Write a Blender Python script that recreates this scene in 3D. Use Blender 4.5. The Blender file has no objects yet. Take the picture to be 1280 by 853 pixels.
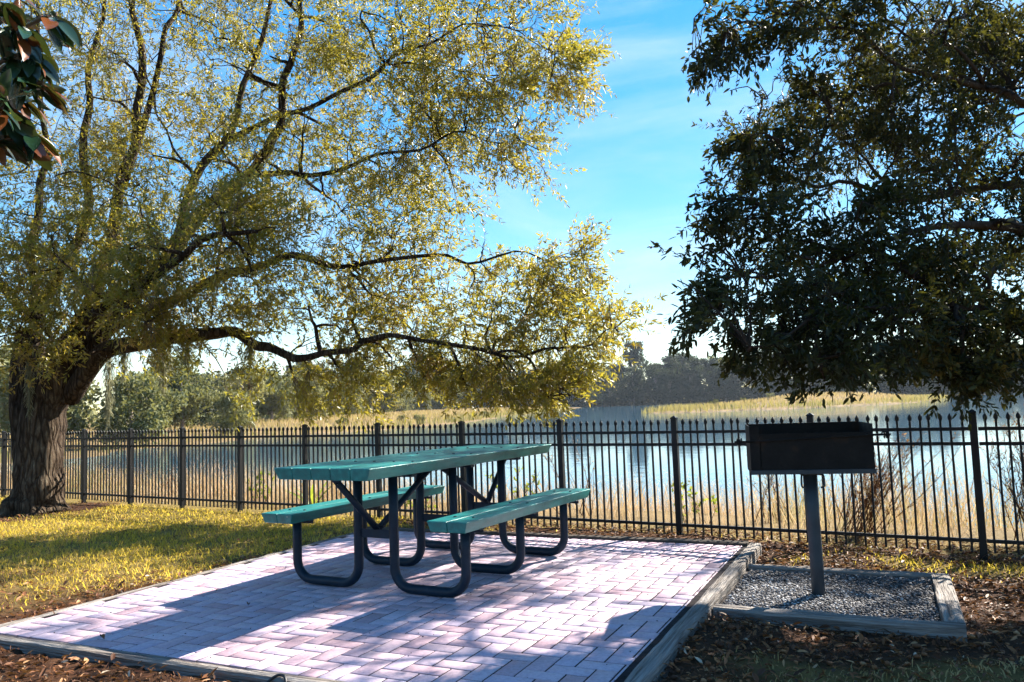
import bpy, bmesh, math, random
import numpy as np
from mathutils import Vector, Matrix

random.seed(7)
rng = np.random.default_rng(11)
scene = bpy.context.scene
COL = scene.collection
R = math.radians

# ------------------------------------------------------------------ helpers
def tag(o, label=None, cat=None, group=None, kind=None):
    if label: o["label"] = label
    if cat: o["category"] = cat
    if group: o["group"] = group
    if kind: o["kind"] = kind
    return o

def link(name, me, mat=None, parent=None):
    o = bpy.data.objects.new(name, me)
    COL.objects.link(o)
    if mat is not None and len(me.materials) == 0:
        me.materials.append(mat)
    if parent is not None:
        o.parent = parent
    return o

def empty(name, loc=(0, 0, 0), rz=0.0):
    o = bpy.data.objects.new(name, None)
    COL.objects.link(o)
    o.location = loc
    o.rotation_euler = (0, 0, rz)
    o.empty_display_size = 0.2
    return o

def mesh_np(name, V, F, smooth=False, attrs=None):
    """V (n,3); F (m,k) array of equal sized faces, or a list of such arrays; attrs: dict name -> per face floats."""
    Fs = F if isinstance(F, list) and isinstance(F[0], np.ndarray) else [F]
    Fs = [np.asarray(f, dtype=np.int32) for f in Fs if len(f)]
    me = bpy.data.meshes.new(name)
    V = np.asarray(V, dtype=np.float32)
    me.vertices.add(len(V))
    me.vertices.foreach_set("co", V.ravel())
    loops = np.concatenate([f.ravel() for f in Fs])
    cnt = np.concatenate([np.full(len(f), f.shape[1], dtype=np.int32) for f in Fs])
    start = np.concatenate([[0], np.cumsum(cnt)[:-1]]).astype(np.int32)
    me.loops.add(len(loops))
    me.loops.foreach_set("vertex_index", loops)
    me.polygons.add(len(cnt))
    me.polygons.foreach_set("loop_start", start)
    me.polygons.foreach_set("loop_total", cnt)
    if smooth:
        me.polygons.foreach_set("use_smooth", np.ones(len(cnt), dtype=bool))
    if attrs:
        for k, a in attrs.items():
            at = me.attributes.new(k, 'FLOAT', 'FACE')
            at.data.foreach_set("value", np.asarray(a, dtype=np.float32))
    me.update(calc_edges=True)
    me.validate()
    return me

def mesh_bm(name, bm, smooth=False):
    bmesh.ops.recalc_face_normals(bm, faces=bm.faces[:])
    me = bpy.data.meshes.new(name)
    bm.to_mesh(me)
    bm.free()
    if smooth:
        for p in me.polygons:
            p.use_smooth = True
    return me

def box(bm, cx, cy, cz, sx, sy, sz, bev=0.0, mtx=None, seg=1):
    r = bmesh.ops.create_cube(bm, size=1.0)
    vs = r["verts"]
    for v in vs:
        v.co = Vector((v.co.x * sx + cx, v.co.y * sy + cy, v.co.z * sz + cz))
        if mtx is not None:
            v.co = mtx @ v.co
    if bev > 0:
        es = list({e for v in vs for e in v.link_edges})
        bmesh.ops.bevel(bm, geom=es, offset=bev, segments=seg, affect='EDGES', profile=0.6)
    return vs

def tube_arrays(pts, rad, n=8, cap=True, wob=None):
    """rings round a polyline -> (V, quads, tris)"""
    P = np.asarray(pts, float)
    rad = np.broadcast_to(np.asarray(rad, float), (len(P),))
    T = np.gradient(P, axis=0)
    T /= np.linalg.norm(T, axis=1)[:, None] + 1e-9
    ref = np.array([0, 0, 1.0]) if abs(T[0][2]) < 0.9 else np.array([1.0, 0, 0])
    N = np.zeros_like(P)
    b = np.cross(T[0], ref); b /= np.linalg.norm(b)
    nrm = np.cross(b, T[0])
    for i in range(len(P)):
        nrm = nrm - T[i] * (nrm @ T[i])
        nrm /= np.linalg.norm(nrm) + 1e-9
        N[i] = nrm
    Bn = np.cross(T, N)
    ang = np.arange(n) * 2 * math.pi / n
    rr = rad[:, None] * np.ones((1, n))
    if wob is not None:
        rr = rr * wob
    V = P[:, None, :] + rr[..., None] * (np.cos(ang)[None, :, None] * N[:, None, :] + np.sin(ang)[None, :, None] * Bn[:, None, :])
    V = V.reshape(-1, 3)
    i = np.arange(len(P) - 1)[:, None] * n
    j = np.arange(n)[None, :]
    j2 = (j + 1) % n
    Q = np.stack([i + j, i + j2, i + n + j2, i + n + j], -1).reshape(-1, 4)
    tris = np.zeros((0, 3), int)
    if cap:
        V = np.vstack([V, P[0], P[-1]])
        c0 = len(V) - 2
        jj = np.arange(n)
        t0 = np.stack([np.full(n, c0), (jj + 1) % n, jj], -1)
        base = (len(P) - 1) * n
        t1 = np.stack([np.full(n, c0 + 1), base + jj, base + (jj + 1) % n], -1)
        tris = np.vstack([t0, t1])
    return V, Q, tris

class Soup:
    """collects arrays of vertices and faces into one mesh"""
    def __init__(s): s.V = []; s.Q = []; s.T = []; s.n = 0
    def add(s, V, Q=None, T=None):
        s.V.append(V)
        if Q is not None and len(Q): s.Q.append(np.asarray(Q) + s.n)
        if T is not None and len(T): s.T.append(np.asarray(T) + s.n)
        s.n += len(V)
    def tube(s, pts, rad, n=8, cap=True, wob=None):
        s.add(*tube_arrays(pts, rad, n, cap, wob))
    def mesh(s, name, smooth=True):
        F = []
        if s.Q: F.append(np.vstack(s.Q))
        if s.T: F.append(np.vstack(s.T))
        return mesh_np(name, np.vstack(s.V), F, smooth)

def spline(P, k=5):
    """Catmull-Rom through rows of P (any width)"""
    P = np.asarray(P, float)
    Q = np.vstack([2 * P[0] - P[1], P, 2 * P[-1] - P[-2]])
    out = []
    for i in range(1, len(Q) - 2):
        for t in np.arange(k) / k:
            a, b, c, d = Q[i - 1], Q[i], Q[i + 1], Q[i + 2]
            out.append(0.5 * ((2 * b) + (c - a) * t + (2 * a - 5 * b + 4 * c - d) * t * t + (3 * b - a - 3 * c + d) * t ** 3))
    out.append(P[-1])
    return np.array(out)

# ------------------------------------------------------------------ materials
def new_mat(name):
    m = bpy.data.materials.new(name)
    m.use_nodes = True
    nt = m.node_tree
    nt.nodes.clear()
    out = nt.nodes.new("ShaderNodeOutputMaterial")
    return m, nt, out

def nd(nt, kind, **kw):
    n = nt.nodes.new(kind)
    for k, v in kw.items():
        if k in n.inputs: n.inputs[k].default_value = v
        else: setattr(n, k, v)
    return n

def ramp(nt, stops, fac=None):
    r = nt.nodes.new("ShaderNodeValToRGB")
    e = r.color_ramp.elements
    while len(e) < len(stops): e.new(0.5)
    for i, (p, c) in enumerate(stops):
        e[i].position = p
        e[i].color = (c[0], c[1], c[2], 1)
    if fac is not None: nt.links.new(fac, r.inputs["Fac"])
    return r

def noise(nt, scale, detail=4, vec=None, rough=0.55, dist=0.0):
    n = nt.nodes.new("ShaderNodeTexNoise")
    n.inputs["Scale"].default_value = scale
    n.inputs["Detail"].default_value = detail
    n.inputs["Roughness"].default_value = rough
    n.inputs["Distortion"].default_value = dist
    if vec is not None: nt.links.new(vec, n.inputs["Vector"])
    return n

def objco(nt, scale=(1, 1, 1)):
    t = nt.nodes.new("ShaderNodeTexCoord")
    mp = nt.nodes.new("ShaderNodeMapping")
    mp.inputs["Scale"].default_value = scale
    nt.links.new(t.outputs["Object"], mp.inputs["Vector"])
    return mp.outputs["Vector"]

def surf(name, stops, nscale=4.0, rough=0.7, spec=0.3, bump=0.0, bscale=60.0, bdist=0.01, stretch=(1, 1, 1), detail=5, metallic=0.0, rvar=0.0, coat=0.0, dist=0.0):
    m, nt, out = new_mat(name)
    co = objco(nt, stretch)
    n = noise(nt, nscale, detail, co, 0.6, dist)
    r = ramp(nt, stops, n.outputs["Fac"])
    b = nd(nt, "ShaderNodeBsdfPrincipled", Roughness=rough, Metallic=metallic)
    b.inputs["Specular IOR Level"].default_value = spec
    b.inputs["Coat Weight"].default_value = coat
    nt.links.new(r.outputs["Color"], b.inputs["Base Color"])
    if rvar:
        mr = nd(nt, "ShaderNodeMapRange")
        n3 = noise(nt, nscale * 2.3, 3, co)
        nt.links.new(n3.outputs["Fac"], mr.inputs["Value"])
        mr.inputs["To Min"].default_value = rough - rvar
        mr.inputs["To Max"].default_value = rough + rvar
        nt.links.new(mr.outputs["Result"], b.inputs["Roughness"])
    if bump:
        n2 = noise(nt, bscale, 4, co)
        bp = nd(nt, "ShaderNodeBump", Strength=bump, Distance=bdist)
        nt.links.new(n2.outputs["Fac"], bp.inputs["Height"])
        nt.links.new(bp.outputs["Normal"], b.inputs["Normal"])
    nt.links.new(b.outputs["BSDF"], out.inputs["Surface"])
    return m

def leafmat(name, stops, trans=0.35, tcol=(0.25, 0.28, 0.03), rough=0.4, spec=0.5, attr="tint", tmix=0.5):
    """leaf: colour by a per-face tint, part of the light passes through"""
    m, nt, out = new_mat(name)
    a = nd(nt, "ShaderNodeAttribute", attribute_name=attr)
    r = ramp(nt, stops, a.outputs["Fac"])
    b = nd(nt, "ShaderNodeBsdfPrincipled", Roughness=rough)
    b.inputs["Specular IOR Level"].default_value = spec
    nt.links.new(r.outputs["Color"], b.inputs["Base Color"])
    mx = nd(nt, "ShaderNodeMixRGB", blend_type='MIX', Fac=tmix)
    nt.links.new(r.outputs["Color"], mx.inputs["Color1"])
    mx.inputs["Color2"].default_value = (*tcol, 1)
    t = nd(nt, "ShaderNodeBsdfTranslucent")
    nt.links.new(mx.outputs["Color"], t.inputs["Color"])
    ms = nd(nt, "ShaderNodeMixShader", Fac=trans)
    nt.links.new(b.outputs["BSDF"], ms.inputs[1])
    nt.links.new(t.outputs["BSDF"], ms.inputs[2])
    nt.links.new(ms.outputs["Shader"], out.inputs["Surface"])
    return m

M = {}
M['frame'] = surf('frame_metal', [(0.3, (0.004, 0.012, 0.024)), (0.66, (0.008, 0.022, 0.042)), (0.76, (0.035, 0.04, 0.045))], 14, 0.45, 0.2, 0.1, 160, detail=8, rvar=0.1)
def plasticmat():
    m, nt, out = new_mat('green_plastic')
    co = objco(nt, (1, 7, 7)); c2 = objco(nt)
    n1 = noise(nt, 3.2, 7, co, 0.65, 0.3)
    r = ramp(nt, [(0.28, (0.001, 0.095, 0.094)), (0.5, (0.002, 0.142, 0.138)), (0.66, (0.008, 0.20, 0.19)), (0.82, (0.05, 0.28, 0.26))], n1.outputs["Fac"])
    # dirt in soft blotches
    n2 = noise(nt, 9, 6, c2, 0.7)
    d = ramp(nt, [(0.52, (1, 1, 1)), (0.72, (0.68, 0.68, 0.64))], n2.outputs["Fac"])
    m1 = nd(nt, "ShaderNodeMixRGB", blend_type='MULTIPLY', Fac=0.8)
    nt.links.new(r.outputs["Color"], m1.inputs["Color1"]); nt.links.new(d.outputs["Color"], m1.inputs["Color2"])
    # small pale droppings and dark specks
    v = nt.nodes.new("ShaderNodeTexVoronoi"); v.inputs["Scale"].default_value = 17; nt.links.new(c2, v.inputs["Vector"])
    vr = ramp(nt, [(0.055, (1, 1, 1)), (0.10, (0, 0, 0))], v.outputs["Distance"])
    sel = ramp(nt, [(0.80, (0, 0, 0)), (0.82, (1, 1, 1))], None)
    sx = nt.nodes.new("ShaderNodeSeparateColor"); nt.links.new(v.outputs["Color"], sx.inputs["Color"]); nt.links.new(sx.outputs[0], sel.inputs["Fac"])
    mm = nd(nt, "ShaderNodeMath", operation='MULTIPLY'); nt.links.new(vr.outputs["Color"], mm.inputs[0]); nt.links.new(sel.outputs["Color"], mm.inputs[1])
    spc = ramp(nt, [(0.45, (0.03, 0.03, 0.025)), (0.55, (0.42, 0.46, 0.43))], sx.outputs[1])
    m2 = nd(nt, "ShaderNodeMixRGB"); nt.links.new(mm.outputs[0], m2.inputs["Fac"]); nt.links.new(m1.outputs["Color"], m2.inputs["Color1"]); nt.links.new(spc.outputs["Color"], m2.inputs["Color2"])
    b = nd(nt, "ShaderNodeBsdfPrincipled", Roughness=0.4); b.inputs["Specular IOR Level"].default_value = 0.5
    nt.links.new(m2.outputs["Color"], b.inputs["Base Color"])
    mr = nd(nt, "ShaderNodeMapRange"); nt.links.new(n2.outputs["Fac"], mr.inputs["Value"]); mr.inputs["To Min"].default_value = 0.2; mr.inputs["To Max"].default_value = 0.62
    nt.links.new(mr.outputs["Result"], b.inputs["Roughness"])
    n3 = noise(nt, 120, 4, co); bp = nd(nt, "ShaderNodeBump", Strength=0.15, Distance=0.006)
    nt.links.new(n3.outputs["Fac"], bp.inputs["Height"]); nt.links.new(bp.outputs["Normal"], b.inputs["Normal"])
    nt.links.new(b.outputs["BSDF"], out.inputs["Surface"])
    return m
M['plastic'] = plasticmat()
M['fence'] = surf('black_powder_coat', [(0.3, (0.006, 0.006, 0.007)), (0.8, (0.013, 0.013, 0.015))], 12, 0.5, 0.22, 0.0)
M['iron'] = surf('sooty_iron', [(0.3, (0.004, 0.004, 0.0045)), (0.58, (0.009, 0.0085, 0.009)), (0.70, (0.028, 0.016, 0.010)), (0.82, (0.09, 0.048, 0.026))], 6, 0.7, 0.2, 0.4, 60, rvar=0.12)
M['post'] = surf('painted_post', [(0.3, (0.014, 0.024, 0.036)), (0.75, (0.028, 0.042, 0.056))], 10, 0.5, 0.4, 0.1, 160)
M['wood'] = surf('weathered_timber', [(0.26, (0.045, 0.036, 0.032)), (0.42, (0.17, 0.145, 0.13)), (0.6, (0.30, 0.27, 0.25)), (0.8, (0.44, 0.40, 0.37))], 6.0, 0.85, 0.15, 1.0, 14, 0.03, stretch=(0.35, 7, 7), detail=7, dist=0.6)
M['wooddark'] = surf('dark_timber', [(0.2, (0.03, 0.024, 0.02)), (0.6, (0.075, 0.06, 0.05)), (0.85, (0.13, 0.11, 0.09))], 5.0, 0.85, 0.15, 0.9, 14, stretch=(0.35, 7, 7), detail=7, dist=0.6)  # darker brown grain than the other timbers
def barkmat():
    m, nt, out = new_mat('oak_bark')
    co = objco(nt, (1, 1, .2))
    wn = noise(nt, 5, 4, co)
    wx = nd(nt, "ShaderNodeMixRGB", Fac=0.16); nt.links.new(co, wx.inputs["Color1"]); nt.links.new(wn.outputs["Color"], wx.inputs["Color2"])
    v = nt.nodes.new("ShaderNodeTexVoronoi"); v.feature = 'DISTANCE_TO_EDGE'; v.inputs["Scale"].default_value = 17
    nt.links.new(wx.outputs["Color"], v.inputs["Vector"])
    n1 = noise(nt, 26, 7, co, 0.7); n2 = noise(nt, 2.2, 5, co, 0.6)
    crack = ramp(nt, [(0.0, (0.38, 0.35, 0.33)), (0.20, (1, 1, 1))], v.outputs["Distance"])
    base = ramp(nt, [(0.3, (0.030, 0.020, 0.014)), (0.52, (0.075, 0.054, 0.040)), (0.66, (0.14, 0.115, 0.09)), (0.8, (0.25, 0.23, 0.19))], n1.outputs["Fac"])
    lich = ramp(nt, [(0.45, (0.65, 0.6, 0.55)), (0.62, (1.25, 1.25, 1.15))], n2.outputs["Fac"])
    m1 = nd(nt, "ShaderNodeMixRGB", blend_type='MULTIPLY', Fac=1.0); m2 = nd(nt, "ShaderNodeMixRGB", blend_type='MULTIPLY', Fac=1.0)
    nt.links.new(base.outputs["Color"], m1.inputs["Color1"]); nt.links.new(crack.outputs["Color"], m1.inputs["Color2"])
    nt.links.new(m1.outputs["Color"], m2.inputs["Color1"]); nt.links.new(lich.outputs["Color"], m2.inputs["Color2"])
    b = nd(nt, "ShaderNodeBsdfPrincipled", Roughness=0.92); b.inputs["Specular IOR Level"].default_value = 0.1
    nt.links.new(m2.outputs["Color"], b.inputs["Base Color"])
    hh = nd(nt, "ShaderNodeMath", operation='MULTIPLY_ADD'); hh.inputs[1].default_value = 0.9
    nt.links.new(n1.outputs["Fac"], hh.inputs[0])
    cr = nd(nt, "ShaderNodeMapRange"); cr.inputs["From Max"].default_value = 0.22; nt.links.new(v.outputs["Distance"], cr.inputs["Value"])
    nt.links.new(cr.outputs["Result"], hh.inputs[2])
    bp = nd(nt, "ShaderNodeBump", Strength=0.9, Distance=0.028); nt.links.new(hh.outputs[0], bp.inputs["Height"]); nt.links.new(bp.outputs["Normal"], b.inputs["Normal"])
    nt.links.new(b.outputs["BSDF"], out.inputs["Surface"])
    return m
M['bark'] = barkmat()
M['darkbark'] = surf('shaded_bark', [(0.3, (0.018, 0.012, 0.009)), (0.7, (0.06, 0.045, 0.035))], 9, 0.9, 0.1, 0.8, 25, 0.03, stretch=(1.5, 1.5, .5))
M['twig'] = surf('twig_bark', [(0.3, (0.07, 0.048, 0.032)), (0.7, (0.17, 0.135, 0.10))], 20, 0.85, 0.1)
M['farbark'] = surf('far_bark', [(0.3, (0.10, 0.085, 0.07)), (0.7, (0.22, 0.19, 0.165))], 2, 0.9, 0.1)
M['oak'] = leafmat('oak_leaves', [(0.0, (0.028, 0.050, 0.012)), (0.35, (0.085, 0.105, 0.018)), (0.7, (0.19, 0.165, 0.026)), (0.9, (0.24, 0.185, 0.030)), (1.0, (0.28, 0.16, 0.05))], 0.48, (0.62, 0.50, 0.04), 0.36, 0.55)
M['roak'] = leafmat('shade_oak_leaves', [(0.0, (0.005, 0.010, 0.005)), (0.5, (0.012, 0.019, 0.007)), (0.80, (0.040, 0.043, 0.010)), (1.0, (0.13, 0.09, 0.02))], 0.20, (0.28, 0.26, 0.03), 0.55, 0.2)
M['magnolia'] = leafmat('magnolia_leaves', [(0.0, (0.006, 0.018, 0.011)), (0.5, (0.010, 0.030, 0.016)), (0.78, (0.018, 0.055, 0.018)), (0.82, (0.06, 0.018, 0.008)), (1.0, (0.14, 0.045, 0.014))], 0.08, (0.2, 0.25, 0.03), 0.22, 0.6)
M['grass'] = leafmat('grass_blades', [(0.0, (0.055, 0.075, 0.016)), (0.3, (0.17, 0.155, 0.026)), (0.6, (0.36, 0.27, 0.045)), (0.85, (0.44, 0.32, 0.10)), (1.0, (0.30, 0.16, 0.06))], 0.58, (0.95, 0.70, 0.07), 0.55, 0.2)
M['straw'] = leafmat('straw_blades', [(0.0, (0.10, 0.080, 0.028)), (0.5, (0.25, 0.18, 0.075)), (1.0, (0.42, 0.31, 0.15))], 0.3, (0.42, 0.34, 0.12), 0.7, 0.15)
M['reed'] = leafmat('dry_reeds', [(0.0, (0.10, 0.12, 0.02)), (0.22, (0.22, 0.20, 0.05)), (0.40, (0.36, 0.19, 0.07)), (0.7, (0.52, 0.37, 0.22)), (1.0, (0.64, 0.53, 0.41))], 0.38, (0.55, 0.42, 0.24), 0.6, 0.2)
M['twiggy'] = leafmat('russet_twigs', [(0.0, (0.12, 0.05, 0.025)), (0.5, (0.26, 0.12, 0.05)), (1.0, (0.42, 0.24, 0.10))], 0.25, (0.5, 0.25, 0.06), 0.7, 0.1)
M['marsh'] = leafmat('marsh_grass', [(0.0, (0.16, 0.17, 0.05)), (0.4, (0.30, 0.25, 0.09)), (0.75, (0.42, 0.29, 0.15)), (1.0, (0.50, 0.36, 0.24))], 0.3, (0.5, 0.4, 0.12), 0.7, 0.1)
M['litter'] = leafmat('dead_leaves', [(0.0, (0.018, 0.008, 0.005)), (0.35, (0.11, 0.038, 0.015)), (0.65, (0.25, 0.10, 0.038)), (0.88, (0.42, 0.24, 0.12)), (1.0, (0.50, 0.40, 0.30))], 0.15, (0.4, 0.2, 0.06), 0.6, 0.25)
M['moss'] = leafmat('spanish_moss', [(0.0, (0.10, 0.105, 0.07)), (0.6, (0.19, 0.19, 0.125)), (1.0, (0.30, 0.28, 0.18))], 0.35, (0.4, 0.38, 0.2), 0.8, 0.1)
M['herb'] = leafmat('fresh_herb', [(0.0, (0.06, 0.10, 0.015)), (0.6, (0.14, 0.19, 0.025)), (1.0, (0.28, 0.29, 0.05))], 0.45, (0.5, 0.55, 0.05), 0.5, 0.3)
M['pebble'] = leafmat('pebbles', [(0.0, (0.035, 0.032, 0.035)), (0.5, (0.10, 0.092, 0.095)), (0.75, (0.24, 0.225, 0.225)), (1.0, (0.62, 0.60, 0.60))], 0.0, (0.4, 0.4, 0.4), 0.7, 0.3)
M['gravel'] = surf('gravel_dirt', [(0.3, (0.03, 0.024, 0.022)), (0.6, (0.07, 0.06, 0.058)), (0.8, (0.14, 0.125, 0.12))], 40, 0.9, 0.2, 0.6, 90)
M['rubber'] = surf('black_wire', [(0.3, (0.008, 0.008, 0.009)), (0.8, (0.02, 0.02, 0.022))], 9, 0.45, 0.4)

def farmat(name, stops, tcol):
    """far foliage: tint per leaf clump plus a shift per tree"""
    m, nt, out = new_mat(name)
    a = nd(nt, "ShaderNodeAttribute", attribute_name="tint")
    oi = nd(nt, "ShaderNodeObjectInfo")
    ma = nd(nt, "ShaderNodeMath", operation='MULTIPLY_ADD')
    nt.links.new(oi.outputs["Random"], ma.inputs[0]); ma.inputs[1].default_value = 0.6
    md = nd(nt, "ShaderNodeMath", operation='MULTIPLY'); md.inputs[1].default_value = 0.4
    nt.links.new(a.outputs["Fac"], md.inputs[0])
    nt.links.new(md.outputs[0], ma.inputs[2])
    r = ramp(nt, stops, ma.outputs[0])
    b = nd(nt, "ShaderNodeBsdfPrincipled", Roughness=0.75)
    b.inputs["Specular IOR Level"].default_value = 0.15
    nt.links.new(r.outputs["Color"], b.inputs["Base Color"])
    t = nd(nt, "ShaderNodeBsdfTranslucent", Color=(*tcol, 1))
    ms = nd(nt, "ShaderNodeMixShader", Fac=0.22)
    nt.links.new(b.outputs["BSDF"], ms.inputs[1]); nt.links.new(t.outputs["BSDF"], ms.inputs[2])
    nt.links.new(ms.outputs["Shader"], out.inputs["Surface"])
    return m
M['farpale'] = farmat('pale_far_foliage', [(0.1, (0.06, 0.075, 0.035)), (0.5, (0.13, 0.135, 0.06)), (0.9, (0.24, 0.22, 0.10))], (0.30, 0.29, 0.08))
M['fardark'] = farmat('dark_far_foliage', [(0.1, (0.008, 0.016, 0.012)), (0.5, (0.022, 0.032, 0.020)), (0.9, (0.07, 0.062, 0.038))], (0.06, 0.075, 0.025))

# bricks: tint per brick, stains across
def brickmat():
    m, nt, out = new_mat('pavers')
    a = nd(nt, "ShaderNodeAttribute", attribute_name="tint")
    r = ramp(nt, [(0.0, (0.42, 0.28, 0.32)), (0.22, (0.49, 0.355, 0.415)), (0.45, (0.54, 0.41, 0.46)), (0.65, (0.49, 0.395, 0.49)), (0.85, (0.55, 0.445, 0.52)), (1.0, (0.44, 0.37, 0.47))], a.outputs["Fac"])
    co = objco(nt)
    n1 = noise(nt, 1.1, 5, co, 0.6)
    r1 = ramp(nt, [(0.3, (0.72, 0.70, 0.72)), (0.65, (1.05, 1.03, 1.03))], n1.outputs["Fac"])
    n2 = noise(nt, 55, 4, co, 0.7)
    r2 = ramp(nt, [(0.25, (0.72, 0.70, 0.70)), (0.55, (1.0, 1.0, 1.0)), (0.8, (1.15, 1.13, 1.12))], n2.outputs["Fac"])
    m1 = nd(nt, "ShaderNodeMixRGB", blend_type='MULTIPLY', Fac=1.0)
    m2 = nd(nt, "ShaderNodeMixRGB", blend_type='MULTIPLY', Fac=1.0)
    nt.links.new(r.outputs["Color"], m1.inputs["Color1"]); nt.links.new(r1.outputs["Color"], m1.inputs["Color2"])
    nt.links.new(m1.outputs["Color"], m2.inputs["Color1"]); nt.links.new(r2.outputs["Color"], m2.inputs["Color2"])
    b = nd(nt, "ShaderNodeBsdfPrincipled", Roughness=0.62)
    b.inputs["Specular IOR Level"].default_value = 0.35
    nt.links.new(m2.outputs["Color"], b.inputs["Base Color"])
    n3 = noise(nt, 90, 5, co, 0.7)
    bp = nd(nt, "ShaderNodeBump", Strength=0.35, Distance=0.006)
    nt.links.new(n3.outputs["Fac"], bp.inputs["Height"]); nt.links.new(bp.outputs["Normal"], b.inputs["Normal"])
    nt.links.new(b.outputs["BSDF"], out.inputs["Surface"])
    return m
M['brick'] = brickmat()
M['joint'] = surf('joint_sand', [(0.3, (0.012, 0.010, 0.011)), (0.7, (0.035, 0.028, 0.03))], 30, 0.95, 0.1)

def groundmat():
    m, nt, out = new_mat('earth')
    a = nd(nt, "ShaderNodeAttribute", attribute_name="zone")     # 0 leaf mould, 0.5 turf, 1 marsh bank
    co = objco(nt)
    n1 = noise(nt, 9, 6, co, 0.65)
    mulch = ramp(nt, [(0.3, (0.018, 0.008, 0.005)), (0.55, (0.06, 0.027, 0.014)), (0.75, (0.12, 0.058, 0.030))], n1.outputs["Fac"])
    n2 = noise(nt, 3.0, 7, co, 0.7)
    turf = ramp(nt, [(0.25, (0.06, 0.045, 0.016)), (0.5, (0.16, 0.115, 0.034)), (0.75, (0.27, 0.18, 0.06))], n2.outputs["Fac"])
    n3 = noise(nt, 0.25, 6, co, 0.7)
    bank = ramp(nt, [(0.3, (0.10, 0.075, 0.035)), (0.55, (0.19, 0.13, 0.065)), (0.75, (0.28, 0.19, 0.11))], n3.outputs["Fac"])
    f1 = nd(nt, "ShaderNodeMapRange"); f1.inputs["From Max"].default_value = 0.5
    f2 = nd(nt, "ShaderNodeMapRange"); f2.inputs["From Min"].default_value = 0.5
    nt.links.new(a.outputs["Fac"], f1.inputs["Value"]); nt.links.new(a.outputs["Fac"], f2.inputs["Value"])
    m1 = nd(nt, "ShaderNodeMixRGB"); m2 = nd(nt, "ShaderNodeMixRGB")
    nt.links.new(f1.outputs["Result"], m1.inputs["Fac"]); nt.links.new(mulch.outputs["Color"], m1.inputs["Color1"]); nt.links.new(turf.outputs["Color"], m1.inputs["Color2"])
    nt.links.new(f2.outputs["Result"], m2.inputs["Fac"]); nt.links.new(m1.outputs["Color"], m2.inputs["Color1"]); nt.links.new(bank.outputs["Color"], m2.inputs["Color2"])
    b = nd(nt, "ShaderNodeBsdfPrincipled", Roughness=0.95)
    b.inputs["Specular IOR Level"].default_value = 0.1
    nt.links.new(m2.outputs["Color"], b.inputs["Base Color"])
    n4 = noise(nt, 35, 5, co, 0.7)
    bp = nd(nt, "ShaderNodeBump", Strength=0.8, Distance=0.02)
    nt.links.new(n4.outputs["Fac"], bp.inputs["Height"]); nt.links.new(bp.outputs["Normal"], b.inputs["Normal"])
    nt.links.new(b.outputs["BSDF"], out.inputs["Surface"])
    return m
M['ground'] = groundmat()

def watermat():
    m, nt, out = new_mat('lake_water')
    b = nd(nt, "ShaderNodeBsdfPrincipled", Roughness=0.06, IOR=1.333)
    b.inputs["Base Color"].default_value = (0.03, 0.085, 0.14, 1)
    b.inputs["Specular IOR Level"].default_value = 0.5
    co = objco(nt, (1, 1, 1))
    n1 = noise(nt, 0.9, 3, co, 0.5)
    n2 = noise(nt, 0.05, 3, co, 0.5)
    mr = nd(nt, "ShaderNodeMapRange")
    nt.links.new(n2.outputs["Fac"], mr.inputs["Value"])
    mr.inputs["From Min"].default_value = 0.4; mr.inputs["From Max"].default_value = 0.62
    mr.inputs["To Min"].default_value = 0.05; mr.inputs["To Max"].default_value = 0.28
    bp = nd(nt, "ShaderNodeBump", Distance=0.05)
    nt.links.new(mr.outputs["Result"], bp.inputs["Strength"])
    nt.links.new(n1.outputs["Fac"], bp.inputs["Height"]); nt.links.new(bp.outputs["Normal"], b.inputs["Normal"])
    nt.links.new(b.outputs["BSDF"], out.inputs["Surface"])
    return m
M['water'] = watermat()

# ------------------------------------------------------------------ site layout
# fence line, patio axes (u to the right, v away), lake
FA = 0.554365
FDIR = np.array([-math.cos(FA), math.sin(FA)])            # along the fence, to the left and away
FNRM = np.array([math.sin(FA), math.cos(FA)])             # towards the lake
F0 = np.array([3.36864, 5.92570]); FS = 1.15
PR = R(-25.0)
UX = np.array([math.cos(PR), math.sin(PR)]); VX = np.array([-math.sin(PR), math.cos(PR)])
def uv(x, y): return x * UX[0] + y * UX[1], x * VX[0] + y * VX[1]
def xy(u, v): return u * UX + v * VX
LAKE = -1.3
PU0, PU1, PV0, PV1 = -4.56, -0.966, 2.84, 6.50            # patio outline in u, v
ZP = 0.085                                                # top of the pavers

def sstep(a, b, x):
    t = np.clip((x - a) / (b - a), 0, 1)
    return t * t * (3 - 2 * t)

SH_Y = [-50, 49, 55, 66, 83, 95, 117, 176, 267, 330, 390, 900]
SH_X = [-34, -31, -30, -29, -27, -18, -10, -1, 15, 26, 34, 60]
FAR_X = [-900, 20, 57, 130, 150, 216, 400, 900]
FAR_Y = [380, 385, 367, 352, 300, 335, 390, 500]

def vnoise(x, y, s, seed=0):
    """smooth value noise, vectorised"""
    x = np.asarray(x, float) / s; y = np.asarray(y, float) / s
    xi = np.floor(x).astype(np.int64); yi = np.floor(y).astype(np.int64)
    fx = x - xi; fy = y - yi
    fx = fx * fx * (3 - 2 * fx); fy = fy * fy * (3 - 2 * fy)
    def h(a, b):
        n = (a * 374761393 + b * 668265263 + seed * 974711) & 0x7fffffff
        n = ((n ^ (n >> 13)) * 1274126177) & 0x7fffffff
        return ((n ^ (n >> 16)) & 0xffff) / 65535.0
    return (h(xi, yi) * (1 - fx) + h(xi + 1, yi) * fx) * (1 - fy) + (h(xi, yi + 1) * (1 - fx) + h(xi + 1, yi + 1) * fx) * fy

def lake_dist(x, y):
    return (x - F0[0]) * FNRM[0] + (y - F0[1]) * FNRM[1]

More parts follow.
